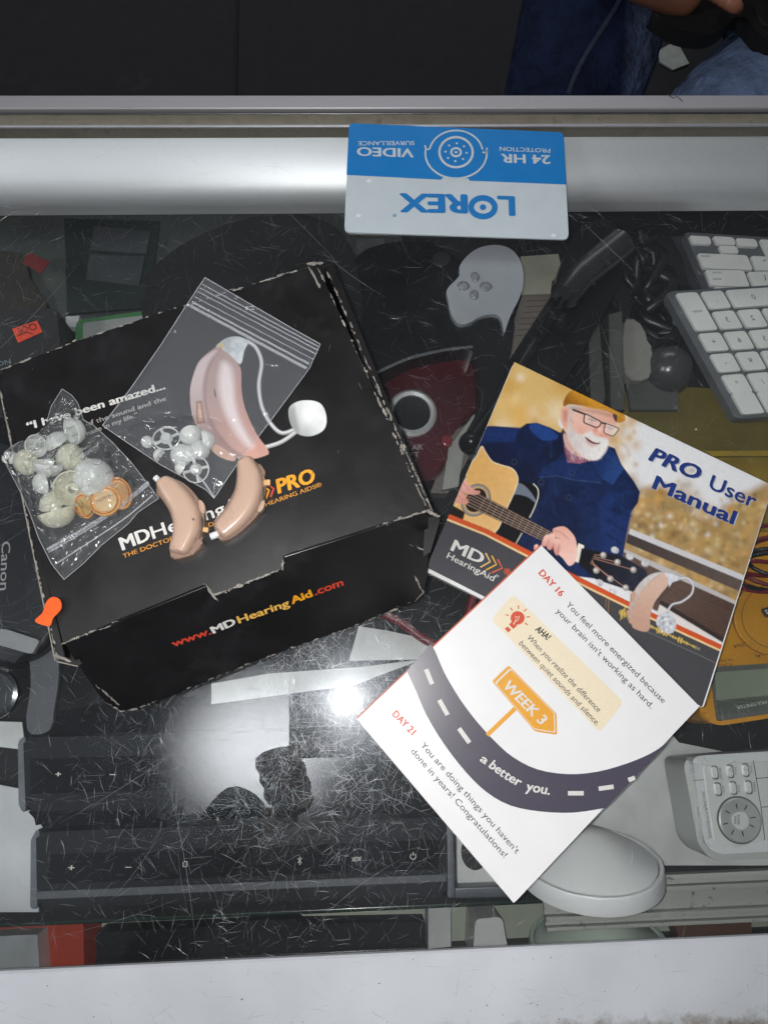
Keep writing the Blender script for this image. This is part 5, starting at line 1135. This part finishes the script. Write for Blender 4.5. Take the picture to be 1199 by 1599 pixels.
for k in range(26): pr.ln(P4([(560+k*3, 470+k*11), (1010-k*2, 650+k*7)]), .9, (120, 98, 86) if k % 2 else (66, 52, 46), 2, .35)
pr.poly(P4([(640, 600), (975, 805), (940, 840), (620, 660)]), (222, 216, 212), 2); pr.poly(P4([(640, 590), (970, 790), (965, 815), (630, 612)]), (56, 46, 44), 2)
pr.poly(P4([(480, 218), (1092, 470), (1084, 500), (470, 248)]), (204, 202, 204), 1.5)
pr.poly(P4([(470, 245), (1086, 498), (1066, 553), (458, 292)]), (70, 60, 58), 1.5, g=(f4(480, 250), f4(1000, 520), (92, 80, 74)), tex=.2)
# coat
f2 = lambda x, y: (840+x/6.0, 580+y/6.0)
P2 = lambda L, **k: cr([f2(*p) for p in L], **k)
COAT = [(742, 666), (770, 665), (812, 668), (822, 661), (838, 660), (858, 667), (876, 676), (885, 672), (960, 700), (970, 725), (990, 752), (999, 768), (996, 785), (985, 800), (978, 835), (972, 870), (960, 905), (940, 905), (900, 900), (860, 880), (800, 860), (715, 800), (716, 738), (728, 690)]
pr.poly(COAT, (17, 27, 60), 1.5, g=((760, 680), (930, 860), (24, 40, 80)), tex=.4, ts=14)
pr.poly([(742, 666), (812, 668), (802, 690), (760, 690), (734, 700)], (26, 50, 108), 5, .7)
pr.poly(ex_([(826, 664), (840, 661), (862, 672), (872, 684), (850, 688), (832, 676)]), (32, 64, 130), 2.5, .9)
pr.poly(ex_([(745, 700), (790, 705), (830, 720), (850, 770), (800, 790), (760, 760)]), (16, 24, 52), 14, .75)
pr.poly(ex_([(870, 770), (905, 800), (900, 860), (860, 870), (840, 820)]), (17, 26, 56), 12, .6)
pr.poly(ex_([(940, 780), (965, 770), (990, 775), (975, 850), (955, 900), (935, 850)]), (28, 50, 102), 7, .8)
pr.poly([(976, 770), (998, 770), (990, 790), (968, 806), (952, 796)], (18, 28, 62), 6, .6)
for L in ([(948, 812), (975, 830)], [(944, 830), (970, 850)], [(950, 795), (984, 806)], [(880, 760), (900, 830)], [(835, 700), (850, 760)]): pr.ln(L, 2.5, (14, 22, 48), 4, .6)
pr.poly(ex_([(880, 668), (866, 690), (848, 700), (860, 722), (884, 700), (884, 680)]), (16, 24, 50), 3, .9)
pr.poly(ex_([(842, 745), (852, 728), (880, 718), (915, 722), (938, 752), (900, 748), (868, 742)], n=4), (26, 46, 92), 2, .95, g=((850, 730), (930, 750), (26, 46, 92)))
pr.poly([(922, 722), (948, 694), (958, 706), (974, 732), (957, 757), (940, 748)], (26, 46, 94), 1.6, g=((930, 720), (968, 740), (38, 68, 124)))
pr.ln([(923, 723), (940, 750), (957, 758), (974, 733)], 1.2, (20, 34, 72), 1.5, .8); pr.ln([(841, 746), (868, 743), (900, 750), (938, 754)], 1.4, (64, 88, 130), 1.5, .7)
pr.ln([(842, 746), (834, 764), (846, 800)], 2, (12, 18, 40), 3, .8)
for x, y in ((845, 753), (888, 777), (803, 721), (893, 738)): pr.ln(circ(x, y, 4.2, 4.2, 14)+[(x+4.2, y)], 1, (62, 70, 92), 1)

# wool texture and creases
fold = lambda a, b, c_, w_, al: pr.ln(cr([a, ((a[0]+b[0])/2+R2.uniform(-3, 3), (a[1]+b[1])/2+R2.uniform(-3, 3)), b], False), w_, c_, w_*2.2, al)
for k in range(46):
    x, y = R2.uniform(745, 985), R2.uniform(675, 890); an = R2.uniform(.9, 2.0); l = R2.uniform(10, 34)
    if x < 800 and y > 720: continue
    fold((x, y), (x+l*math.cos(an), y+l*math.sin(an)), [(10, 16, 38), (44, 72, 128), (34, 58, 108), (12, 18, 40)][k % 4], R2.uniform(1.2, 3), .30)
ok_ = (pr.c[..., 2] > pr.c[..., 0]*2.2) & (pr.c[..., 2] < .30)
nz_ = 1+.34*(vnoise(pr.x, pr.y, 2.2, 31)-.5)+.30*(vnoise(pr.x, pr.y, 6, 32)-.5)
pr.c = np.where(ok_[..., None], pr.c*nz_[..., None], pr.c)
# neck, shirt, scarf
pr.poly(ex_([(880, 676), (884, 700), (905, 716), (935, 716), (925, 700), (895, 690)]), (206, 168, 160), 1.5)
pr.poly([(880, 694), (886, 702), (900, 712), (924, 718), (905, 724), (886, 722), (882, 706)], (150, 96, 116), 1.5, tex=.6, ts=3)
for k in range(5): pr.ln([(882+k*8, 700+k*3), (888+k*8, 720)], 1.2, [(60, 50, 90), (200, 190, 210), (150, 50, 60)][k % 3], 1.2, .8)
# head
pr.poly(P2([(240, 330), (215, 400), (225, 500), (270, 600), (300, 680), (380, 780), (480, 830), (550, 820), (620, 740), (660, 640), (700, 560), (740, 480), (720, 400), (600, 350), (400, 310)]), (232, 190, 172), 1.6, g=(f2(300, 400), f2(660, 600), (226, 170, 150)))
pr.poly(P2([(222, 350), (270, 330), (300, 380), (290, 470), (262, 530), (230, 500), (216, 420)]), (226, 170, 152), 1.6); pr.poly(P2([(240, 370), (272, 372), (268, 450), (245, 470)]), (196, 128, 110), 4, .8)
pr.poly(P2([(262, 318), (330, 312), (400, 330), (380, 350), (330, 360), (330, 420), (300, 500), (280, 440), (300, 370)]), (206, 196, 190), 4, .85)
pr.poly(P2([(200, 440), (226, 500), (236, 530), (205, 520), (188, 470)]), (224, 222, 220), 2.5, .9)
beard = P2([(290, 480), (330, 540), (390, 590), (450, 590), (520, 600), (600, 630), (640, 620), (660, 660), (640, 740), (580, 815), (520, 832), (440, 810), (370, 750), (300, 660), (270, 590)])
pr.poly(beard, (232, 228, 226), 3.5, g=(f2(600, 640), f2(300, 600), (212, 200, 196)), tex=.14, ts=2)
for _ in range(120):
    x, y = R2.uniform(300, 620), R2.uniform(560, 810); pr.ln([f2(x, y), f2(x+R2.uniform(-12, 20), y+R2.uniform(10, 34))], .8, [(245, 243, 242), (196, 186, 184)][R2.integers(2)], 1.2, .35)
pr.poly(P2([(350, 400), (420, 470), (500, 530), (500, 560), (420, 570), (340, 530), (320, 440)]), (236, 188, 172), 5, .9)
pr.poly(P2([(560, 480), (600, 500), (618, 560), (610, 600), (560, 605), (515, 560), (540, 530)]), (236, 182, 164), 3, .95); pr.blob(*f2(540, 548), 4, (214, 130, 112), .7); pr.blob(*f2(590, 600), 3, (206, 128, 112), .7); pr.blob(*f2(575, 540), 3, (248, 212, 200), .8)
pr.blob(*f2(400, 540), 7, (232, 160, 142), .5); pr.blob(*f2(645, 600), 5, (228, 154, 138), .7)
pr.poly(P2([(420, 590), (500, 560), (530, 600), (600, 615), (640, 640), (580, 660), (500, 625), (440, 612)]), (228, 222, 220), 3, .9)
pr.poly(P2([(438, 612), (470, 625), (520, 650), (580, 662), (570, 680), (520, 680), (470, 655)]), (96, 48, 48), 1.5); pr.poly(P2([(465, 622), (520, 645), (574, 660), (560, 668), (510, 655)]), (236, 230, 226), 1.5)
pr.poly(P2([(450, 640), (510, 682), (570, 685), (520, 705), (460, 680)]), (214, 158, 148), 3, .7)
for c_ in ((505, 455), (668, 530)): pr.ln([f2(c_[0]-32, c_[1]-12), f2(c_[0]+5, c_[1]-6), f2(c_[0]+32, c_[1]+10)], 2.4, (110, 76, 70), 2.2, .8); pr.ln([f2(c_[0]-40, c_[1]-50), f2(c_[0]+30, c_[1]-30)], 2.5, (206, 184, 176), 3, .7)
for c_ in ((500, 462), (664, 538)):                       # smiling eyes
    pr.poly(cr([f2(c_[0]-26, c_[1]-4), f2(c_[0], c_[1]-11), f2(c_[0]+26, c_[1]+9), f2(c_[0], c_[1]+8)]), (226, 216, 212), 1.5, .8); pr.blob(*f2(c_[0]+3, c_[1]), 1.7, (40, 34, 40), 1.0)
    pr.ln([f2(c_[0]-28, c_[1]-8), f2(c_[0], c_[1]-16), f2(c_[0]+28, c_[1]+2)], 1.2, (120, 84, 76), 1.2, .8); pr.ln([f2(c_[0]-30, c_[1]+22), f2(c_[0]+4, c_[1]+26), f2(c_[0]+26, c_[1]+24)], 1.5, (206, 150, 134), 2.4, .7)
for a_ in ((300, 430, 325, 470), (305, 455, 335, 490), (380, 365, 420, 372), (450, 372, 520, 395)): pr.ln([f2(a_[0], a_[1]), f2(a_[2], a_[3])], 1.2, (196, 140, 126), 2.2, .5)
pr.poly(P2([(300, 330), (420, 340), (560, 365), (690, 400), (690, 430), (560, 395), (420, 368), (320, 362)]), (150, 100, 84), 5, .45)
# glasses
pr.poly(rc(P2([(445, 390), (600, 470), (560, 525), (430, 480)], n=1), 4), (240, 214, 206), 2, .35); pr.poly(rc([f2(*p) for p in [(640, 480), (762, 530), (700, 605), (620, 575)]], 4), (246, 236, 232), 2, .45)
gl = (34, 32, 38)
pr.ln([f2(330, 358), f2(440, 400)], 3.0, gl, 1.0); L = rc([f2(*p) for p in [(438, 390), (600, 475), (560, 530), (425, 478)]], 4); pr.ln(L+[L[0]], 1.9, gl, 1.0)
L = rc([f2(*p) for p in [(628, 483), (764, 535), (705, 610), (612, 575)]], 4); pr.ln(L+[L[0]], 1.5, (60, 58, 64), 1.0); pr.ln([f2(598, 480), f2(632, 488)], 2.6, gl, 1.0)
# flat cap
cap_ = P2([(240, 325), (245, 260), (290, 195), (350, 162), (430, 180), (560, 235), (700, 300), (780, 360), (815, 420), (810, 462), (770, 478), (735, 470), (700, 400), (620, 365), (500, 345), (400, 320), (300, 305)])
pr.poly(cap_, (208, 146, 44), 1.5, g=(f2(420, 180), f2(300, 320), (150, 96, 26)), tex=.18, ts=3)
pr.poly(P2([(480, 345), (620, 360), (700, 395), (735, 470), (770, 478), (812, 455), (800, 410), (720, 360), (600, 335)]), (186, 128, 40), 2, .9); pr.ln(P2([(400, 318), (520, 345), (640, 352), (740, 395), (806, 440)], closed=False), 1.3, (226, 176, 84), 1.5, .8); pr.poly(P2([(700, 400), (738, 410), (735, 468), (715, 455)]), (44, 44, 56), 2, .9)
# guitar
f3 = lambda x, y: (640+x/4.612, 720+y/4.612)
P3 = lambda L, **k: cr([f3(*p) for p in L], **k)
gtop = cr([(752, 697), (744, 712), (735, 724), (728, 740), (726, 760), (715, 785), (700, 806), (735, 828), (771, 833), (793, 790), (806, 760), (808, 745), (800, 732), (782, 726), (768, 720), (758, 706)], n=4)
pr.poly(P3([(700, 320), (780, 160), (840, 150), (900, 175), (925, 220), (915, 300), (880, 380), (800, 540), (765, 600), (560, 540), (600, 510)]), (20, 19, 22), 1.5)
pr.poly(P3([(775, 160), (835, 185), (895, 260), (905, 300), (850, 260), (780, 240), (745, 235)]), (116, 124, 140), 2, .9)
pr.ln(P3([(890, 165), (920, 200), (922, 260), (890, 350), (862, 405)], closed=False), 1.8, (206, 200, 188), 1.2); pr.ln([f3(805, 520), f3(760, 600)], 1.6, (206, 200, 188), 1.2)
pr.poly(gtop, (226, 176, 104), 1.5, g=((740, 720), (790, 820), (232, 186, 122)), tex=.08, ts=6); pr.ln(gtop+[gtop[0]], 1.6, (236, 220, 186), 1.2)
pr.poly([(688, 794), (700, 785), (726, 800), (720, 822)], (30, 22, 20), 2)
pr.ln(circ(743, 781, 20, 24, 30, 30)+circ(743, 781, 20, 24, 30, 30)[:1], 5, (150, 146, 140), 1.5); pr.ln(circ(743, 781, 21.5, 26, 30, 30)+circ(743, 781, 21.5, 26, 30, 30)[:1], 1, (70, 66, 66), 1.2); pr.poly(circ(743, 781, 15.5, 20, 24, 30), (34, 24, 22), 1.5)
# neck and strings
neck_ = [f3(545, 262), f3(500, 355), f3(930, 590), (900, 880), (918, 850), f3(1010, 500)]
n0, n1 = np.array(f3(520, 310)), np.array([925.0, 873.0])
def nk(t, o): d = (n1-n0)/np.linalg.norm(n1-n0); m = np.array([d[1], -d[0]]); return tuple(n0+(n1-n0)*t+m*o*(12-3.4*t))
pr.poly([nk(-.02, 1), nk(1, 1), nk(1, -1), nk(-.02, -1)], (44, 33, 32), 1.5)
for k in range(17):
    t_ = 1-(1-.02)*(0.5**(k/9.5))*1.0; t_ = k/17*.98; pr.ln([nk(t_, .95), nk(t_, -.95)], .9, (150, 130, 112), 1)
for o_ in np.linspace(-.8, .8, 6): pr.ln([nk(-.12, o_*1.1), nk(1, o_)], .7, (206, 178, 160), 1.0, .85)
pr.poly([(903, 848), (912, 852), (906, 880), (896, 876)], (232, 226, 214), 1)
# headstock with tuning pegs
pr.poly([(908, 856), (940, 862), (970, 868), (1008, 890), (1012, 900), (990, 925), (960, 915), (930, 905), (903, 880)], (24, 24, 30), 1.5, g=((920, 870), (990, 915), (40, 44, 56)), tex=.4, ts=8)
for x, y in ((942, 867), (964, 878), (989, 890), (931, 891), (953, 904), (977, 918)):
    pr.poly(circ(x, y, 5, 5, 14), (150, 146, 140), 1.2); pr.blob(x-1, y-1, 2.4, (244, 242, 238), .95)
for x, y in ((960, 859), (983, 869), (1007, 880), (936, 910), (957, 924)): pr.poly(circ(x, y, 6.5, 5, 12, 25), (196, 196, 200), 2, tex=.5, ts=4)
for i, (x, y) in enumerate(((942, 867), (964, 878), (989, 890), (931, 891), (953, 904), (977, 918))): pr.ln([nk(1, .8-.32*i), (x, y)], .8, (200, 150, 130), 1, .9)
# hands
pr.poly(P3([(290, 110), (370, 108), (410, 150), (460, 205), (505, 215), (490, 240), (430, 240), (400, 225), (400, 260), (425, 290), (400, 310), (350, 305), (265, 290), (255, 280), (280, 200)]), (236, 186, 172), 1.5, g=(f3(300, 120), f3(400, 300), (214, 150, 136)), tex=.1, ts=5)
for L in ([(350, 190), (390, 235), (425, 262)], [(330, 240), (370, 270), (420, 290)], [(380, 150), (430, 215)]): pr.ln(P3(L, closed=False), 1.2, (186, 116, 104), 2, .7)
pr.poly(P3([(1030, 490), (1100, 470), (1150, 500), (1195, 570), (1200, 700), (1150, 755), (1100, 700), (1040, 640), (1050, 590), (1075, 560), (1040, 540)]), (228, 172, 156), 1.5, g=(f3(1080, 480), f3(1170, 720), (240, 196, 184)))
for L in ([(950, 590), (970, 540), (1000, 530), (1010, 570), (985, 610), (950, 610)], [(985, 560), (1015, 520), (1045, 540), (1040, 600), (1010, 640), (985, 620)], [(895, 610), (920, 600), (920, 640), (895, 640)], [(1040, 570), (1070, 560), (1090, 620), (1060, 680), (1035, 640)]): pr.poly(P3(L), (240, 194, 182), 1.5, g=(f3(*L[1]), f3(*L[-1]), (216, 154, 142)))
for L in ([(1000, 570), (985, 615)], [(1035, 600), (1015, 640)], [(1075, 600), (1060, 670)], [(1030, 500), (1080, 510), (1140, 560)]): pr.ln(P3(L, closed=False), 1.2, (178, 108, 98), 2, .7)
pr.poly([(690, 745), (702, 742), (716, 748), (708, 742), (722, 730), (716, 748), (703, 744)], (30, 58, 120), 1.5); pr.poly([(712, 722), (722, 730), (728, 745), (716, 750), (705, 744)], (28, 50, 104), 2)
# lower band with stripe
st = [(684, 796), (760, 826), (830, 862), (900, 899), (979, 938), (1059, 976), (1135, 1011)]
def off(L, d): return [(x-d*.42, y+d*.9) for x, y in L]
pr.poly(st+[(1098, 1130), (655, 900)], (68, 68, 74), 1.2, g=((700, 850), (1080, 1060), (72, 71, 75)))
pr.poly(st+off(st, 7.5)[::-1], (206, 84, 40), 1.0); pr.poly(off(st, 7.5)+off(st, 10.5)[::-1], (238, 204, 150), 1.0)
pr.ln([(985, 975), (1100, 1027), (1125, 1040)], .8, (150, 146, 140), 1, .7)
wv = np.array([958., 951.]); wd = np.array([.905, .425]); wn = np.array([-.35, .94])
for k in range(96):
    t_ = 10+k*1.45; amp = (18*abs(math.sin(k*.9+1)*math.sin(k*.37))+2)*(1-k/130)*(.25+.75*(.5+.5*math.sin(k*.28))); c_ = wv+wd*t_
    pr.ln([tuple(c_-wn*amp*.6), tuple(c_+wn*amp*.6)], 1.0, (232, 196, 92) if k < 90 else (170, 160, 120), 1)
pr.ln([(951, 936), (949, 958)], .8, (190, 140, 60), 1); pr.ln([(947, 934), (945, 950)], .8, (170, 120, 50), 1)
# printed hearing aid
pr.poly(cr([f4(*p) for p in [(480, 700), (470, 640), (500, 540), (560, 480), (620, 450), (670, 450), (740, 465), (730, 490), (700, 520), (670, 560)]]), (60, 50, 48), 5, .35)
pr.poly(cr([f4(*p) for p in [(470, 660), (480, 600), (510, 530), (560, 475), (610, 450), (655, 448), (600, 480), (540, 550), (505, 640), (500, 720), (476, 700)]]), (206, 200, 200), 1.4, g=(f4(600, 450), f4(480, 690), (186, 160, 148)), tex=.15, ts=4)
pr.poly(cr([f4(*p) for p in [(655, 450), (675, 480), (680, 510), (640, 560), (605, 610), (585, 680), (582, 740), (560, 757), (520, 748), (490, 725), (500, 640), (535, 555), (590, 490)]]), (214, 180, 162), 1.4, g=(f4(640, 470), f4(520, 740), (196, 154, 136)))
for q in ([(482, 560), (500, 545), (512, 560), (500, 600), (484, 600)], [(458, 650), (478, 640), (484, 665), (464, 672)], [(470, 690), (486, 690), (488, 712), (474, 712)]): pr.poly([f4(*p) for p in q], (196, 156, 132), 1.2); pr.ln([f4(*q[0]), f4(*q[-1])], .8, (110, 84, 76), 1)
pr.poly([f4(*p) for p in [(655, 448), (690, 452), (740, 470), (735, 488), (700, 500), (684, 525), (675, 478)]], (214, 216, 222), 1.5, tex=.2, ts=4)
tb = cr([f4(*p) for p in [(735, 478), (780, 478), (808, 510), (800, 560), (750, 600), (700, 615), (675, 650)]], closed=False)
pr.ln(tb, 3.6, (170, 166, 168), 1.2); pr.ln(tb, 1.3, (236, 236, 240), 1.2)
pr.poly(cr([f4(*p) for p in [(640, 665), (680, 655), (715, 690), (718, 740), (690, 768), (650, 752), (618, 720), (620, 685)]]), (196, 198, 204), 1.5, tex=.55, ts=5)
for _ in range(14): x, y = R2.uniform(630, 710), R2.uniform(668, 755); pr.blob(*f4(x, y), 2.2, [(246, 246, 250), (120, 120, 130)][R2.integers(2)], .6)
pr.c *= (1+.06*(vnoise(pr.x, pr.y, 1.6, 41)-.5)+.05*(vnoise(pr.x, pr.y, 4, 42)-.5))[..., None]
pr.build('cover', vcol('cover_print_ink', .30, .30), mn)
navy = INK((26, 52, 120)); shade_ = INK((176, 178, 186))
for e_, c_, d_ in ((.010, shade_, (1.3, 1.3)), (.018, navy, (0, 0))):
    T('PRO', (1011+d_[0], 718+d_[1]), (1091+d_[0], 752+d_[1]), 25, MZ, c_, mn, .045, .18, e=e_); T('User', (1105+d_[0], 762+d_[1]), (1177+d_[0], 794+d_[1]), 25, MZ, c_, mn, .02, e=e_)
    T('Manual', (1017+d_[0], 762+d_[1]), (1145+d_[0], 820+d_[1]), 24, MZ, c_, mn, .035, e=e_)
T('MD', (702.5, 859), (751.5, 882), 19, MZ, wi, mn, .03); T('HearingAid', (696.5, 871), (770, 908), 10, MZ, wi, mn, .008); T('®', (773, 900), (778, 902.5), 4, MZ, wi, mn)
for L, c_ in (([(545, 662), (577, 725), (507, 765)], (222, 184, 110)), ([(590, 682), (622, 745), (547, 785)], (226, 170, 40)), ([(632, 708), (665, 772), (587, 805)], (206, 90, 50))): line('chevron', [f3(*p) for p in L], 2.4, MZ, INK(c_), mn)
for a in range(4): line('spark', [f3(700+28*math.cos(a*.785), 797+28*math.sin(a*.785)), f3(700-28*math.cos(a*.785), 797-28*math.sin(a*.785))], 1.6, MZ, INK((200, 80, 50)), mn)

# ---------------------------------------------------------------- the printed leaflet
lf = thing('leaflet', 'white folded leaflet with a road, a WEEK 3 arrow sign and coaching text', 'leaflet', at(825, 1130, 0))
lp = plane3(W(844, 851, .70), W(1092, 1103, .72), W(557, 1122, .28))
LC = [(844.5, 851), (1092, 1103.5), (803, 1410.5), (557.5, 1121.5)]
slab('pages', [(844, 853), (1090, 1105), (802, 1411), (556, 1123)], up_(lp, -.07), .12, paper, lf, .02, 1)
slab('sheet', rc(LC, [1, 2, 4, 2]), lp, .05, mat('leaflet_paper', (230, 229, 230), .34, var=.02, bump=.04, bs=800), lf)
line('fold_edge', [(844, 851.5), (557.5, 1121.8)], 2.2, lp, INK((196, 96, 62)), lf, .01)
q5 = lambda x, y: (540+x/2.141, 1000+y/2.141); q4 = lambda x, y: (640+x/2.145, 760+y/2.145)
road = INK((76, 72, 86), .3)
up_e = [(283, 12)]+[(300, 40), (330, 110), (380, 195), (440, 275), (500, 340), (560, 392), (640, 432), (740, 448), (840, 440), (940, 412), (1020, 378), (1077, 341)]
lo_e = [(868, 561), (760, 577), (650, 573), (550, 553), (470, 508), (400, 440), (330, 350), (270, 252), (235, 172), (203, 103)]
ue = cr([q5(*p) for p in up_e], False, 3); le = cr([q5(*p) for p in lo_e], False, 3)
decal('road', ue+le, lp, road, lf)
for a, b in (((268, 97), (288, 147)), ((312, 200), (340, 250)), ((378, 295), (413, 343)), ((742, 512), (795, 512)), ((845, 497), (895, 490)), ((944, 468), (966, 460))): line('lane_dash', [q5(*a), q5(*b)], 7, lp, wi, lf, .02)
tan_ = INK((232, 218, 190))
decal('text_panel', rc([q4(345, 360), q4(716, 722), q4(636, 824), q4(272, 445)], 9), lp, tan_, lf)
sg = INK((226, 158, 34)); dkt = INK((62, 58, 70)); rdt = INK((206, 74, 44))
line('sign_post', [q5(566, 228), q5(472, 318)], 7, lp, sg, lf, .014)
sign = [q5(543, 82), q5(705, 246), q5(707, 318), q5(632, 306), q5(487, 136)]
decal('sign', rc(sign, 4), lp, wi, lf, .018)
ctr = np.mean(np.array(sign), 0); ins = lambda k: [tuple(ctr+(np.array(p)-ctr)*k) for p in sign]
decal('sign_border', rc(ins(.985), 4), lp, sg, lf, .021); decal('sign_line', rc(ins(.92), 3), lp, wi, lf, .024); decal('sign_field', rc(ins(.88), 3), lp, sg, lf, .027)
T('WEEK 3', (784.5, 1073), (845, 1134), 17, lp, wi, lf, .03, .12, e=.032)
# lightbulb
bc_ = (808, 965)
decal('bulb', circ(*bc_, 11, 10.5, 22), lp, rdt, lf, .02)
line('bulb_neck', [(804, 973), (798, 979)], 10, lp, rdt, lf, .02); line('bulb_base', [(795, 981), (791, 985)], 8, lp, rdt, lf, .02)
line('bulb_mark', [(802, 976), (806, 966), (804, 962), (808, 964), (811, 962), (809, 968), (801, 974)], .9, lp, tan_, lf, .026)
for a in (-125, -85, -45, -5, 35, -165): line('ray', [(bc_[0]+14*math.cos(math.radians(a)), bc_[1]+14*math.sin(math.radians(a))), (bc_[0]+19.5*math.cos(math.radians(a)), bc_[1]+19.5*math.sin(math.radians(a)))], 1.7, lp, rdt, lf, .02)
for s_, p, q, cp, c_, bd, sh_ in [('DAY 16', (840, 895.5), (874.5, 932.5), 11, rdt, .03, 0), ('You feel more energized because', (883, 945), (1034.5, 1099), 9.5, dkt, 0, 0), ('your brain isn\'t working as hard.', (867.5, 955.5), (1015.5, 1107), 9.5, dkt, 0, 0),
        ('AHA!', (834.5, 984), (854.5, 1001), 11, INK((30, 28, 34)), .035, .15), ('When you realize the difference', (822.5, 997), (933.5, 1113), 9, dkt, .004, .12), ('between quiet sounds and silence.', (809.5, 1005.5), (931.5, 1134), 9, dkt, .004, .12),
        ('DAY 21', (611.5, 1116.5), (643, 1149), 11, rdt, .03, 0), ('You are doing things you haven\'t', (656, 1164.5), (806, 1334.5), 9.5, dkt, 0, 0), ('done in years! Congratulations!', (641, 1174.5), (786.5, 1340.5), 9.5, dkt, 0, 0),
        ('a', (748, 1188), (758, 1195), 13.5, wi, .03, .12), ('bet', (762, 1198), (785, 1215), 15, wi, .03, .12), ('ter', (785.5, 1215.5), (811, 1230), 15, wi, .03, .12), ('you.', (820, 1235), (858, 1242), 15, wi, .03, .12)]:
    T(s_, p, q, cp, lp, c_, lf, bd, sh_, e=.03)
